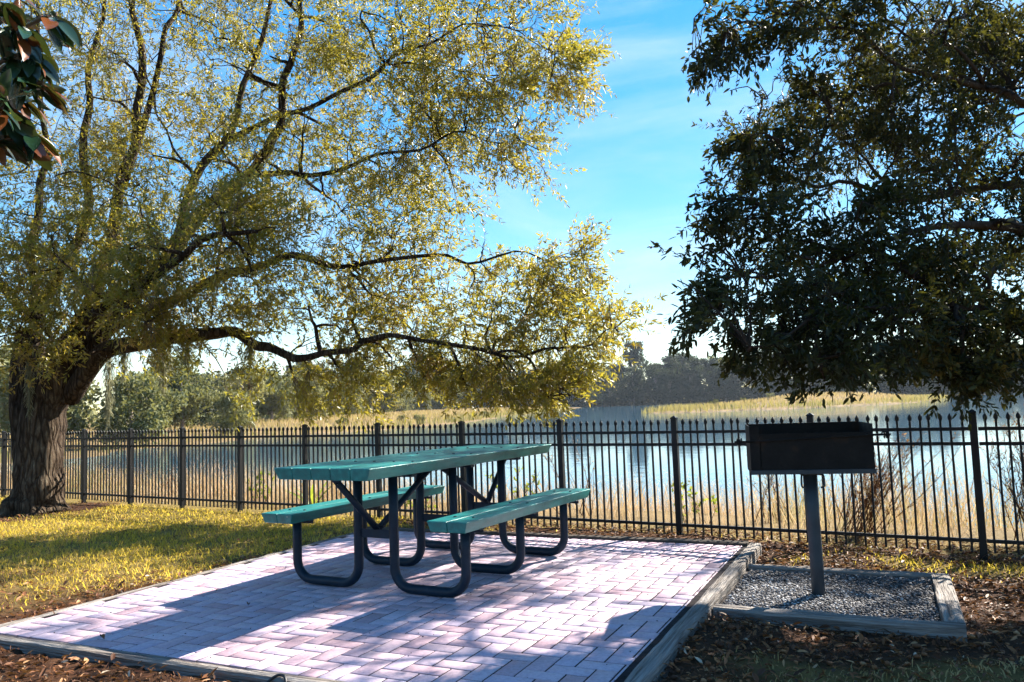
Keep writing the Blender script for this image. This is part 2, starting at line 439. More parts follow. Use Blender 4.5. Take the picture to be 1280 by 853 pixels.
def spit_shape(x, y):
    cx, cy, an = 72.0, 186.0, math.atan2(77, 80)
    dx, dy = x - cx, y - cy
    a = dx * math.cos(an) + dy * math.sin(an); b = -dx * math.sin(an) + dy * math.cos(an)
    a = a + 4 * (vnoise(x, y, 14, 5) - .5); b = b + 6 * (vnoise(x, y, 11, 6) - .5)
    return 1 - np.sqrt((a / 62) ** 2 + (b / 19) ** 2)

def height(x, y):
    x = np.asarray(x, float); y = np.asarray(y, float)
    d = lake_dist(x, y)
    near = -1.75 * sstep(0.5, 12.0, d)
    s = np.interp(y, SH_Y, SH_X) - x + 5 * (vnoise(x, y, 9, 1) - .5)
    left = -1.75 + 0.55 * sstep(-4, 1.0, s) + 0.5 * sstep(1, 14, s) + 0.35 * sstep(10, 60, s)
    fr = y - np.interp(x, FAR_X, FAR_Y) + 8 * (vnoise(x, y, 23, 2) - .5)
    far = -1.75 + 0.6 * sstep(-4, 2, fr) + 1.6 * sstep(2, 60, fr)
    sp = -1.75 + 0.75 * sstep(-0.06, 0.06, spit_shape(x, y)) + 1.9 * sstep(0.1, 0.9, spit_shape(x, y))
    h = np.maximum(np.maximum(left, far), np.maximum(sp, near))
    h = np.where(d < 12, np.maximum(near, np.where(y > 30, left, -1.75)), h)
    u, v = uv(x, y)
    # lawn rises a little to the left edge of the patio, and meets its near edge
    h = h + 0.045 * np.exp(-((np.minimum(u, PU0) - PU0) / 1.2) ** 2) * (d < 0) * (1 - sstep(-1.5, -1.1, u))
    h = h + 0.055 * sstep(-.2, -.75, u) * sstep(-1.0, -.95, u) * sstep(4.62, 4.35, v) * (y < 9)
    near_px = (y < 16) & (np.abs(x) < 16)
    h = h + np.where(near_px, 0.02 * (vnoise(x, y, 0.45, 3) - .5) + 0.03 * (vnoise(x, y, 1.7, 4) - .5), 0) * (d < 3)
    inside = (u > PU0 - 0.02) & (u < PU1) & (v > PV0 - 0.05) & (v < PV1)
    pad = (u > -1.0) & (u < 0.24) & (v > 4.6) & (v < 5.86)
    h = np.where(inside | pad, np.minimum(h, 0.0), h)
    return h

def turf_amount(x, y):
    """1 turf, 0 leaf mould"""
    u, v = uv(x, y); d = lake_dist(x, y)
    n = vnoise(x, y, 0.5, 8) - .5; n2 = vnoise(x, y, 1.6, 9) - .5
    strip = 0.12 + 0.08 * np.clip(6.6 - v, 0, 4)           # leaf strip along the patio, wider nearer
    lawn = sstep(PU0 - strip + 0.3, PU0 - strip - 0.25, u + 0.5 * n) * (.35 * sstep(2.9, 3.6, v + 0.6 * n) + .65 * sstep(3.5, 4.6, v + 0.6 * n + .5 * n2))
    back = sstep(6.6, 7.0, v + 0.4 * n) * sstep(-0.15, -0.5, d + 0.3 * n) * sstep(-2.6, -3.6, u + n)
    strip_r = np.exp(-((d + 0.42 + 0.2 * n) / 0.22) ** 2) * sstep(1.9, 2.6, x + n) * 0.9
    corner = sstep(3.98, 3.70, y + 0.5 * n + 0.10 * (x - 1)) * sstep(0.7, 1.2, x + 0.5 * n) * .6
    trunk = sstep(0.55, 1.3, np.hypot(x + 6.5, y - 11.0) + n)
    return np.clip(np.maximum(np.maximum(lawn, back) * trunk, np.maximum(strip_r, corner)), 0, 1)

def axis(lo, hi, step, far_lo, far_hi, g=1.055):
    a = list(np.arange(lo, hi + 1e-6, step))
    s = step
    while a[-1] < far_hi:
        s = min(s * g, 40); a.append(a[-1] + s)
    s = step; b = []
    x = lo
    while x > far_lo:
        s = min(s * g, 40); x -= s; b.append(x)
    return np.array(b[::-1] + a)

gx = axis(-9, 6, 0.09, -900, 1200); gy = axis(2.2, 12.5, 0.09, -120, 1600)
GX, GY = np.meshgrid(gx, gy)
GZ = height(GX, GY)
zone = 0.5 * turf_amount(GX, GY)
zone = np.where(lake_dist(GX, GY) > 0.1, 0.5 + 0.5 * sstep(0.1, 1.0, lake_dist(GX, GY)), zone)
nx, ny = len(gx), len(gy)
V = np.stack([GX, GY, GZ], -1).reshape(-1, 3)
i = np.arange(nx - 1)[None, :]; j = np.arange(ny - 1)[:, None]
Q = np.stack([j * nx + i, j * nx + i + 1, (j + 1) * nx + i + 1, (j + 1) * nx + i], -1).reshape(-1, 4)
zf = zone[:-1, :-1].ravel()
me = mesh_np('ground', V, Q, True)
at = me.attributes.new('zone', 'FLOAT', 'POINT'); at.data.foreach_set('value', zone.ravel().astype(np.float32))
tag(link('ground', me, M['ground']), kind='structure')

wv = [(-700, 4, LAKE), (1100, 4, LAKE), (1100, 900, LAKE), (-700, 900, LAKE)]
tag(link('lake_water', mesh_np('lake_water', wv, [[0, 1, 2, 3]]), M['water']), kind='structure')

# ------------------------------------------------------------------ patio of pavers
W = 0.1
Vb, Qb, Tb = [], [], []
nb = 0
for a in range(int((PU1 - PU0) / W) + 4):
    for b in range(-3, int((PV1 - PV0) / W) + 3):
        m = (a - b) % 4
        if m == 0: r = (a, b, a + 2, b + 1)
        elif m == 3: r = (a, b, a + 1, b + 2)
        else: continue
        x0, y0, x1, y1 = [q * W for q in r]
        x0 += PU0 - 0.05; x1 += PU0 - 0.05; y0 += PV0; y1 += PV0
        x0, x1 = max(x0, PU0), min(x1, PU1 - 0.125); y0, y1 = max(y0, PV0), min(y1, PV1 - 0.09)
        if x1 - x0 < 0.012 or y1 - y0 < 0.012: continue
        g = 0.0036 + 0.0012 * random.random(); c = 0.0022
        z = ZP + random.gauss(0, 0.0004)
        tx, ty = random.gauss(0, 0.0012), random.gauss(0, 0.0012)
        ox, oy = random.gauss(0, .0007), random.gauss(0, .0007)
        x0 += g + ox; x1 -= g - ox; y0 += g + oy; y1 -= g - oy
        mx, my = (x0 + x1) / 2, (y0 + y1) / 2
        f = lambda x, y, dz: (*xy(x, y), z + dz + tx * (x - mx) + ty * (y - my))
        Vb += [f(x0, y0, -.02), f(x1, y0, -.02), f(x1, y1, -.02), f(x0, y1, -.02),
               f(x0, y0, -.0022), f(x1, y0, -.0022), f(x1, y1, -.0022), f(x0, y1, -.0022),
               f(x0 + c, y0 + c, 0), f(x1 - c, y0 + c, 0), f(x1 - c, y1 - c, 0), f(x0 + c, y1 - c, 0)]
        for k in range(4):
            k2 = (k + 1) % 4
            Qb += [[nb + k, nb + k2, nb + 4 + k2, nb + 4 + k], [nb + 4 + k, nb + 4 + k2, nb + 8 + k2, nb + 8 + k]]
        Qb += [[nb + 8, nb + 9, nb + 10, nb + 11]]
        Tb += [random.random()] * 9
        nb += 12
tag(link('brick_patio', mesh_np('brick_patio', Vb, Qb, False, {'tint': Tb}), M['brick']), kind='structure')
jv = [(*xy(u, v), ZP - 0.0032) for u, v in ((PU0, PV0), (PU1 - .09, PV0), (PU1 - .09, PV1 - .08), (PU0, PV1 - .08))]
tag(link('joint_sand', mesh_np('joint_sand', jv, [[0, 1, 2, 3]]), M['joint']), kind='structure')

def timber(name, u0, v0, u1, v1, width, z0, z1, mat, label, group=None, wob=0.004):
    """a weathered beam from (u0,v0) to (u1,v1), worn rounded edges"""
    A, B = xy(u0, v0), xy(u1, v1)
    L = np.linalg.norm(B - A); ang = math.atan2(B[1] - A[1], B[0] - A[0])
    n = max(4, int(L / 0.06))
    prof = []
    h = z1 - z0; r = 0.012
    ring = [(-width / 2, 0), (width / 2, 0), (width / 2, h - r), (width / 2 - r * .35, h - r * .3), (width / 2 - r * 1.1, h),
            (width / 6, h - .0015), (-width / 6, h - .001), (-width / 2 + r * 1.1, h), (-width / 2 + r * .35, h - r * .3), (-width / 2, h - r)]
    k = len(ring)
    Vv, Qq = [], []
    ph = random.random() * 50
    for q in range(n + 1):
        x = L * q / n
        for t, (yy, zz) in enumerate(ring):
            w = wob * (vnoise(x + ph, t * 1.7 + ph, 0.12, t) - .5) * 2 + wob * (vnoise(x + ph, t, 0.5, t + 3) - .5) * 2
            zz2 = zz + (w if zz > h * .5 else 0)
            Vv.append((x, yy + (w if zz > 0 else 0), zz2))
    for q in range(n):
        for t in range(k):
            Qq.append([q * k + t, q * k + (t + 1) % k, (q + 1) * k + (t + 1) % k, (q + 1) * k + t])
    bmv = bpy.data.meshes.new(name)
    faces = Qq + [list(range(k)), list(range(n * k + k - 1, n * k - 1, -1))]
    bmv.from_pydata(Vv, [], faces); bmv.update()
    bm = bmesh.new(); bm.from_mesh(bmv); bmesh.ops.recalc_face_normals(bm, faces=bm.faces[:]); bm.to_mesh(bmv); bm.free()
    o = link(name, bmv, mat)
    o.location = (A[0], A[1], z0); o.rotation_euler = (0, 0, ang)
    return tag(o, label, 'timber', group)

PG = 'timbers edging the patio'; DG = 'timbers framing the gravel bed'
timber('landscape_timber', PU1 - .048, PV0 - .12, PU1 - .048, PV1 + .02, 0.088, -.05, 0.092, M['wood'], 'long pale weathered timber along the right edge of the brick patio', PG, .0025)
timber('landscape_timber', PU0 - .04, PV1 - .04, PU1 - .095, PV1 - .04, 0.09, -.05, 0.105, M['wooddark'], 'dark timber along the back edge of the patio below the fence', PG)
timber('landscape_timber', PU0 - .03, PV0 - .05, PU1 - .10, PV0 - .035, 0.06, -.05, 0.088, M['wood'], 'grey timber along the near edge of the patio beside dead leaves', PG)
timber('edging_board', PU0 - .028, PV0 + .002, PU0 - .028, PV1 - .087, 0.05, -.05, 0.089, M['wood'], 'narrow pale edging board between the bricks and the sunny lawn', PG)
timber('landscape_timber', -.962, 4.62, 0.27, 4.62, 0.085, -.05, 0.066, M['wood'], 'front timber of the gravel bed, pale top and dark face above the dead leaves', DG)
timber('landscape_timber', -.962, 5.84, 0.27, 5.84, 0.07, -.05, 0.060, M['wood'], 'thin back timber of the gravel bed, nearest the fence', DG)
timber('landscape_timber', .222, 4.665, .222, 5.803, 0.105, -.05, 0.064, M['wood'], 'short wide timber closing the right end of the gravel bed', DG)

gv = [(*xy(u, v), 0.028) for u, v in ((-.966, 4.64), (.2, 4.64), (.2, 5.82), (-.966, 5.82))]
tag(link('gravel_bed', mesh_np('gravel_bed', gv, [[0, 1, 2, 3]]), M['gravel']), kind='structure')

# pebbles
ico = bmesh.new(); bmesh.ops.create_icosphere(ico, subdivisions=1, radius=1)
ico.verts.ensure_lookup_table()
IV = np.array([v.co for v in ico.verts]); IF = np.array([[v.index for v in f.verts] for f in ico.faces]); ico.free()
def stones(n, pos, size, tint, name, mat):
    ang = rng.random(n) * 6.283
    sc = size[:, None] * np.stack([rng.uniform(.8, 1.35, n), rng.uniform(.6, 1.0, n), rng.uniform(.4, .75, n)], 1)
    Vv = IV[None] * sc[:, None, :] * (1 + 0.22 * (rng.random((n, len(IV), 1)) - .5))
    c, s = np.cos(ang)[:, None], np.sin(ang)[:, None]
    X = Vv[..., 0] * c - Vv[..., 1] * s; Y = Vv[..., 0] * s + Vv[..., 1] * c
    Vv = np.stack([X, Y, Vv[..., 2]], -1) + pos[:, None, :]
    F = (IF[None] + (np.arange(n) * len(IV))[:, None, None]).reshape(-1, 3)
    return link(name, mesh_np(name, Vv.reshape(-1, 3), F, False, {'tint': np.repeat(tint, len(IF))}), mat)
n = 11000
uu = rng.uniform(-.95, .165, n); vv = rng.uniform(4.67, 5.79, n)
keep = rng.random(n) < 0.35 + 0.9 * vnoise(uu, vv, 0.25, 21)
uu, vv = uu[keep], vv[keep]; n = len(uu)
pp = uu[:, None] * UX + vv[:, None] * VX
pos = np.column_stack([pp, 0.030 + rng.random(n) * 0.012])
tint = np.clip(rng.beta(1.4, 1.9, n) + .35 * (vnoise(uu, vv, 0.35, 22) - .4), 0, 1)
tag(stones(n, pos, rng.uniform(.004, .0105, n), tint, 'pebbles', M['pebble']), kind='stuff')
n = 150
uu = rng.uniform(PU0 + .05, PU1 - .15, n); vv = rng.uniform(PV0 + .05, PV1 - .1, n)
pp = uu[:, None] * UX + vv[:, None] * VX
tag(stones(n, np.column_stack([pp, np.full(n, ZP + .002)]), rng.uniform(.002, .0055, n), rng.random(n) * .3, 'grit', M['pebble']), kind='stuff')

# ------------------------------------------------------------------ picnic table
TZ = 0.085
table = empty('picnic_table', (-0.576, 5.776, TZ), 1.073)
tag(table, 'green plastic picnic table on dark steel pipe legs, with attached benches', 'picnic table')
def plank_set(name, a0, a1, blist, z0, z1, und=0.03):
    """boards side by side: rounded edges, lower long edges of the outer boards cut back, worn ends"""
    bm = bmesh.new()
    for k, (b0, b1) in enumerate(blist):
        vs = box(bm, (a0 + a1) / 2, (b0 + b1) / 2, (z0 + z1) / 2, a1 - a0, b1 - b0, z1 - z0)
        for v in vs:
            if v.co.z < (z0 + z1) / 2:
                if k == 0 and v.co.y < (b0 + b1) / 2: v.co.y += und
                if k == len(blist) - 1 and v.co.y > (b0 + b1) / 2: v.co.y -= und
                v.co.x += -0.012 if v.co.x > 0 else 0.012
        es = list({e for v in vs for e in v.link_edges})
        bmesh.ops.bevel(bm, geom=es, offset=0.006, segments=3, affect='EDGES', profile=0.5)
    # cut across so that light bends over long boards, slight sag
    me = mesh_bm(name, bm)
    for p in me.polygons: p.use_smooth = True
    o = link(name, me, M['plastic'], table)
    md = o.modifiers.new('wn', 'WEIGHTED_NORMAL'); md.keep_sharp = False
    return o
HZ = -TZ
wt = 0.37; nbp = 5; pw = 2 * wt / nbp
plank_set('tabletop', -1.20, 1.15, [(-wt + k * pw + .001, -wt + (k + 1) * pw - .001) for k in range(nbp)], 0.823 + HZ, 0.893 + HZ)
for s in (-1, 1):
    e = sorted([s * 0.525, s * 0.803]); mid = sum(e) / 2
    plank_set('bench_seat', -0.885, 0.909, [(e[0], mid - .001), (mid + .001, e[1])], 0.502 + HZ, 0.566 + HZ, .02)
def loop_path(s):
    r = 0.125; zi, zo, zf = 0.80 + HZ, 0.497 + HZ, 0.031
    bi, bo = 0.142 * s, 0.668 * s
    P = [(bi, zi), (bi, (zi + zf + r) / 2), (bi, zf + r + .02)]
    for k in range(0, 9):
        t = math.pi / 2 * k / 8
        P.append((bi + s * r * (1 - math.cos(t)), zf + r * (1 - math.sin(t))))
    P.append(((bi + bo) / 2, zf))
    for k in range(0, 9):
        t = math.pi / 2 * k / 8
        P.append((bo - s * r * (1 - math.sin(t)), zf + r * (1 - math.cos(t))))
    P += [(bo, zf + r + .02), (bo, (zo + zf + r) / 2), (bo, zo)]
    return P
for fa in (-0.69, 0, 0.69):
    for s in (-1, 1):
        sp = Soup(); sp.tube([(fa, b, z) for b, z in loop_path(s)], 0.030, 14)
        link('leg_loop', sp.mesh('leg_loop'), M['frame'], table)
        bm = bmesh.new()
        box(bm, fa, s * 0.664, 0.4995 + HZ, 0.05, 0.25, 0.006, 0.001)
        box(bm, fa + .022, s * 0.664, 0.487 + HZ, 0.006, 0.24, 0.019, 0.001)
        link('seat_support', mesh_bm('seat_support', bm), M['frame'], table)
    bm = bmesh.new()
    box(bm, fa, 0, 0.44 + HZ, 0.012, 0.235, 0.055, 0.002)
    link('crossbar', mesh_bm('crossbar', bm), M['frame'], table)
    bm = bmesh.new()
    box(bm, fa, 0, 0.8115 + HZ, 0.05, 0.62, 0.022, 0.002)
    link('top_support', mesh_bm('top_support', bm), M['frame'], table)
for (a0, z0, a1, z1) in ((-0.67, 0.462, -1.06, 0.808), (-0.67, 0.462, -0.05, 0.808), (0.71, 0.462, 0.05, 0.808), (0.71, 0.462, 1.03, 0.808)):
    sp = Soup()
    d = np.array([a1 - a0, 0, z1 - z0]); d /= np.linalg.norm(d)
    A = np.array([a0, 0, z0 + HZ]); B = np.array([a1, 0, z1 + HZ])
    sp.tube([A + d * .03, (A + B) / 2, B - d * .02], 0.0205, 12)
    bm = bmesh.new()
    o = link('brace', sp.mesh('brace'), M['frame'], table)
    # flattened, bolted ends
    for E_, sg in ((A, 1), (B, -1)):
        bm = bmesh.new()
        an = math.atan2(d[2], d[0])
        mt = Matrix.Translation(Vector(E_ + d * sg * .022)) @ Matrix.Rotation(-an, 4, 'Y')
        box(bm, 0, 0, 0, 0.075, 0.05, 0.010, 0.003, mt)
        bo = bmesh.ops.create_cone(bm, cap_ends=True, segments=6, radius1=.009, radius2=.009, depth=.03, matrix=mt)
        link('brace_end', mesh_bm('brace_end', bm), M['frame'], o)

bolt_bm = bmesh.new()
bmesh.ops.create_cone(bolt_bm, cap_ends=True, segments=12, radius1=.011, radius2=.008, depth=.006)
bolt_me = mesh_bm('bolt', bolt_bm); bolt_me.materials.append(M['frame'])
for fa in (-0.69, 0, 0.69):
    for b, z in [(-.30, .895), (-.155, .895), (0, .895), (.155, .895), (.30, .895), (-.73, .568), (-.60, .568), (.73, .568), (.60, .568)]:
        bt = link('bolt', bolt_me, None, table); bt.location = (fa, b, z + HZ)

# ------------------------------------------------------------------ barbecue grill on its post
grill = empty('barbecue_grill', (1.775, 4.885, 0.03), R(-13))
tag(grill, 'black iron park barbecue box on a single blue-grey post in the gravel bed', 'barbecue grill')
sp = Soup(); sp.tube([(0, 0, -0.06), (0, 0, .2), (-.004, 0, .45), (-.006, 0, 0.715)], [.0385, .0385, .0385, .0385], 24)
link('post', sp.mesh('post'), M['post'], grill)
x0, x1, zb, zt = -.355, .33, .735, 1.012
def sheet(name, parts, parent=grill, mat='iron', bev=.002):
    bm = bmesh.new()
    for p_ in parts: box(bm, *p_, bev)
    return link(name, mesh_bm(name, bm), M[mat], parent)
fb = sheet('firebox', [((x0 + x1) / 2, 0.02, zb + .004, x1 - x0, .40, .007)])
sheet('back_panel', [((x0 + x1) / 2, .2205, (zb + zt) / 2 + .008, x1 - x0, .007, zt - zb)], fb)
sheet('side_panel', [(x0 + .0035, .02, (zb + zt) / 2 + .0085, .006, .392, zt - zb - .002), (x0 + .03, -.183, (zb + zt) / 2 + .0085, .053, .006, zt - zb - .003)], fb)
sheet('side_panel', [(x1 - .0035, .02, (zb + zt) / 2 + .0085, .006, .392, zt - zb - .002)], fb)
sheet('front_panel', [((x0 + x1) / 2 + .026, -.1765, zb + .125, x1 - x0 - .066, .006, .225)], fb)
sheet('lip', [((x0 + x1) / 2, -.187, zb + .013, x1 - x0 + .006, .012, .026)], fb, 'post')
sheet('swivel_collar', [(-.006, 0, .722, .12, .12, .012)], grill, 'post')
for s in (-1, 1):
    bm = bmesh.new()
    sp = Soup()
    sp.tube([(s * .045, -.06, .722), (s * .062, -.06, .715), (s * .064, -.06, .69), (s * .064, -.06, .655), (s * .058, -.06, .645), (s * .042, -.06, .645)], .006, 8)
    link('stop_bracket', sp.mesh('stop_bracket'), M['post'], grill)
gr = Soup()
for k in range(17):
    yb = -.165 + k * .0215
    gr.tube([(x0 + .012, yb, .930), (x1 - .012, yb, .935)], .0045, 6)
grate = link('grate', gr.mesh('grate'), M['iron'], grill)
for s, xe in ((-1, x0), (1, x1)):
    sp = Soup()
    dz = .93 if s < 0 else .955
    pts = [(xe - s * .03, -.196, dz), (xe + s * .02, -.198, dz), (xe + s * .042, -.2, dz)]
    sp.tube(pts, .0065, 8)
    co = []
    for q in range(0, 46):
        t = q / 45 * 2 * math.pi * 2.6
        co.append((xe + s * (.045 + .030 * q / 45), -.2 + .019 * math.cos(t), dz + .019 * math.sin(t)))
    sp.tube(co, .0042, 7)
    sp.tube([(xe + s * .036, -.2, dz), (xe + s * .088, -.2, dz)], .0058, 8)
    link('coil_handle', sp.mesh('coil_handle'), M['iron'], grill)
sp = Soup(); sp.tube([(x0 - .01, -.196, .93), (0, -.196, .9425), (x1 + .01, -.196, .955)], .0058, 8)
link('grate_rod', sp.mesh('grate_rod'), M['iron'], grate)

# ------------------------------------------------------------------ fence
fence = empty('metal_fence', (F0[0], F0[1], 0), math.atan2(FDIR[1], FDIR[0]))
tag(fence, 'long black metal picket fence with spear tips between the lawn and the lake', 'fence')
K0, K1 = -3, 15
def bmesh_of(fn, name):
    bm = bmesh.new(); fn(bm); return mesh_bm(name, bm)
post_me = bmesh_of(lambda bm: box(bm, 0, 0, 0.50, .05, .05, 1.10, .003), 'post'); post_me.materials.append(M['fence'])
def capf(bm):
    box(bm, 0, 0, 1.056, .056, .056, .011, .002)
    r = bmesh.ops.create_cone(bm, cap_ends=True, segments=4, radius1=.036, radius2=.006, depth=.016, matrix=Matrix.Translation((0, 0, 1.0698)) @ Matrix.Rotation(R(45), 4, 'Z'))
cap_me = bmesh_of(capf, 'post_cap'); cap_me.materials.append(M['fence'])
rail_me = bmesh_of(lambda bm: box(bm, FS / 2, 0, 0, FS - .052, .026, .026, .002), 'rail'); rail_me.materials.append(M['fence'])
def picket(bm, x=0.0):
    box(bm, x, 0, 0.52, .0155, .0155, .96, .001)
    # spear: collar, swelling, point
    for (z0, r0, z1, r1) in ((1.000, .0085, 1.008, .0155), (1.008, .0155, 1.030, .0150), (1.030, .0150, 1.052, .0015)):
        bmesh.ops.create_cone(bm, cap_ends=False, segments=8, radius1=r0, radius2=r1, depth=z1 - z0, matrix=Matrix.Translation((x, 0, (z0 + z1) / 2)))
picket_me = bmesh_of(picket, 'picket'); picket_me.materials.append(M['fence'])
bay_me = bmesh_of(lambda bm: [picket(bm, FS / 16 * q) for q in range(1, 16)], 'picket_row'); bay_me.materials.append(M['fence'])
rest = bmesh.new()
for k in range(K0, K1 + 1):
    p = link('post', post_me, None, fence); p.location = (k * FS, 0, 0); p.rotation_euler = (random.gauss(0, .005), random.gauss(0, .004), 0)
    c = link('post_cap', cap_me, None, p)
    if k < K1:
        for z in (.125, .826, .935):
            r = link('rail', rail_me, None, fence); r.location = (k * FS + .0, 0, z)
        for q in range(1, 16):
            n_ = (k + 1) * 15 + q
            if -1 <= k < 6 and n_ <= 99:
                pk = link('picket', picket_me, None, fence); pk.location = (k * FS + FS / 16 * q, 0, random.gauss(0, .0015)); pk.rotation_euler = (random.gauss(0, .004), random.gauss(0, .006), 0)
            else:
                picket(rest, k * FS + FS / 16 * q)
o = link('pickets', mesh_bm('pickets', rest), M['fence'], fence); tag(o, kind='stuff')

# ------------------------------------------------------------------ black wire stake at the patio's near edge
sp = Soup()
wz = .09
P = spline([(-1.19, 3.50, .02), (-1.13, 3.54, .05), (-1.08, 3.56, .088), (-1.045, 3.56, .098), (-1.018, 3.53, .085), (-1.005, 3.48, .01)], 6)
sp.tube(P, .0065, 8)
tag(link('wire_stake', sp.mesh('wire_stake'), M['rubber']), 'bent black wire stake sticking up at the near edge of the patio', 'stake')

# ------------------------------------------------------------------ leaves, blades, trees
def unit(v): return v / (np.linalg.norm(v, axis=-1, keepdims=True) + 1e-9)

def leaf_arrays(C, D, N, L, Wd, fold=0.12, curl=0.0):
    """folded leaf of two quads"""
    D = unit(D); S = unit(np.cross(D, N)); N = np.cross(S, D)
    L = L[:, None]; Wd = Wd[:, None]
    base = C
    tip = C + D * L - N * curl * L
    up = N * fold * Wd
    l1 = C + D * L * .30 + S * Wd * .46 + up; r1 = C + D * L * .30 - S * Wd * .46 + up
    l2 = C + D * L * .68 + S * Wd * .40 + up - N * curl * L * .35; r2 = C + D * L * .68 - S * Wd * .40 + up - N * curl * L * .35
    V = np.stack([base, l1, l2, tip, r2, r1], 1).reshape(-1, 3)
    n = len(C)
    b = (np.arange(n) * 6)[:, None]
    Q = np.concatenate([b + np.array([0, 1, 2, 3]), b + np.array([0, 3, 4, 5])], 1).reshape(-1, 4)
    return V, Q

def blades(P, h, w, lean, tint, name, mat, bend=0.5, tri=True):
    """grass: a quad and a tip triangle per blade"""
    n = len(P)
    an = rng.random(n) * 6.283
    S = np.stack([np.cos(an), np.sin(an), np.zeros(n)], 1) * (w / 2)[:, None]
    la = rng.random(n) * 6.283
    Ld = np.stack([np.cos(la), np.sin(la), np.zeros(n)], 1) * (lean * h)[:, None]
    up = np.zeros((n, 3)); up[:, 2] = h
    m = P + Ld * .35 + up * .58
    t = P + Ld + up * (1 - bend * lean[:, None] * .5)
    V = np.stack([P - S, P + S, m + S * .8, m - S * .8, t], 1).reshape(-1, 3)
    b = (np.arange(n) * 5)[:, None]
    Q = b + np.array([0, 1, 2, 3]); T = b + np.array([3, 2, 4])
    return link(name, mesh_np(name, V, [Q, T], False, {'tint': np.concatenate([tint, tint])}), mat)

def grow(skP, skR, targets, r0, r1, bend, npt=6, keep=True, pref=None):
    """a branch from the nearest point of the skeleton to every target"""
    paths = []
    P = np.array(skP); Rr = np.array(skR)
    root = P[0]
    order = np.argsort(np.linalg.norm(targets - root, axis=1))
    for t in targets[order]:
        d = np.linalg.norm(P - t, axis=1)
        # favour nodes on the trunk's side, so that branches run outwards
        out = (np.linalg.norm(P - root, axis=1) - np.linalg.norm(t - root))
        k = int(np.argmin(d + 0.6 * np.clip(out, 0, None) + (0.4 if keep else 0.0) * (Rr < r0 * .7)))
        a = P[k]; L = d[k]
        if L < 0.02: continue
        mid = (a + t) / 2 + rng.normal(0, bend, 3) * L + np.array([0, 0, .10 * L])
        s = np.linspace(0, 1, npt)[:, None]
        path = (1 - s) ** 2 * a + 2 * s * (1 - s) * mid + s ** 2 * t
        path[1:-1] += rng.normal(0, .025, (npt - 2, 3)) * L
        rs = np.linspace(min(r0, Rr[k] * .75 + .001), r1, npt)
        paths.append((path, rs))
        if keep:
            P = np.vstack([P, path[1:]]); Rr = np.concatenate([Rr, rs[1:]])
    return paths, P, Rr

def sample_lobes(lobes, n, stretch=1.35):
    Lb = np.array(lobes)
    w = Lb[:, 4] / Lb[:, 4].sum()
    k = rng.choice(len(Lb), n, p=w)
    v = unit(rng.normal(size=(n, 3))) * (rng.random(n) ** (1 / 2.6))[:, None]
    v[:, 1] *= stretch
    return Lb[k, :3] + v * Lb[k, 3:4], k

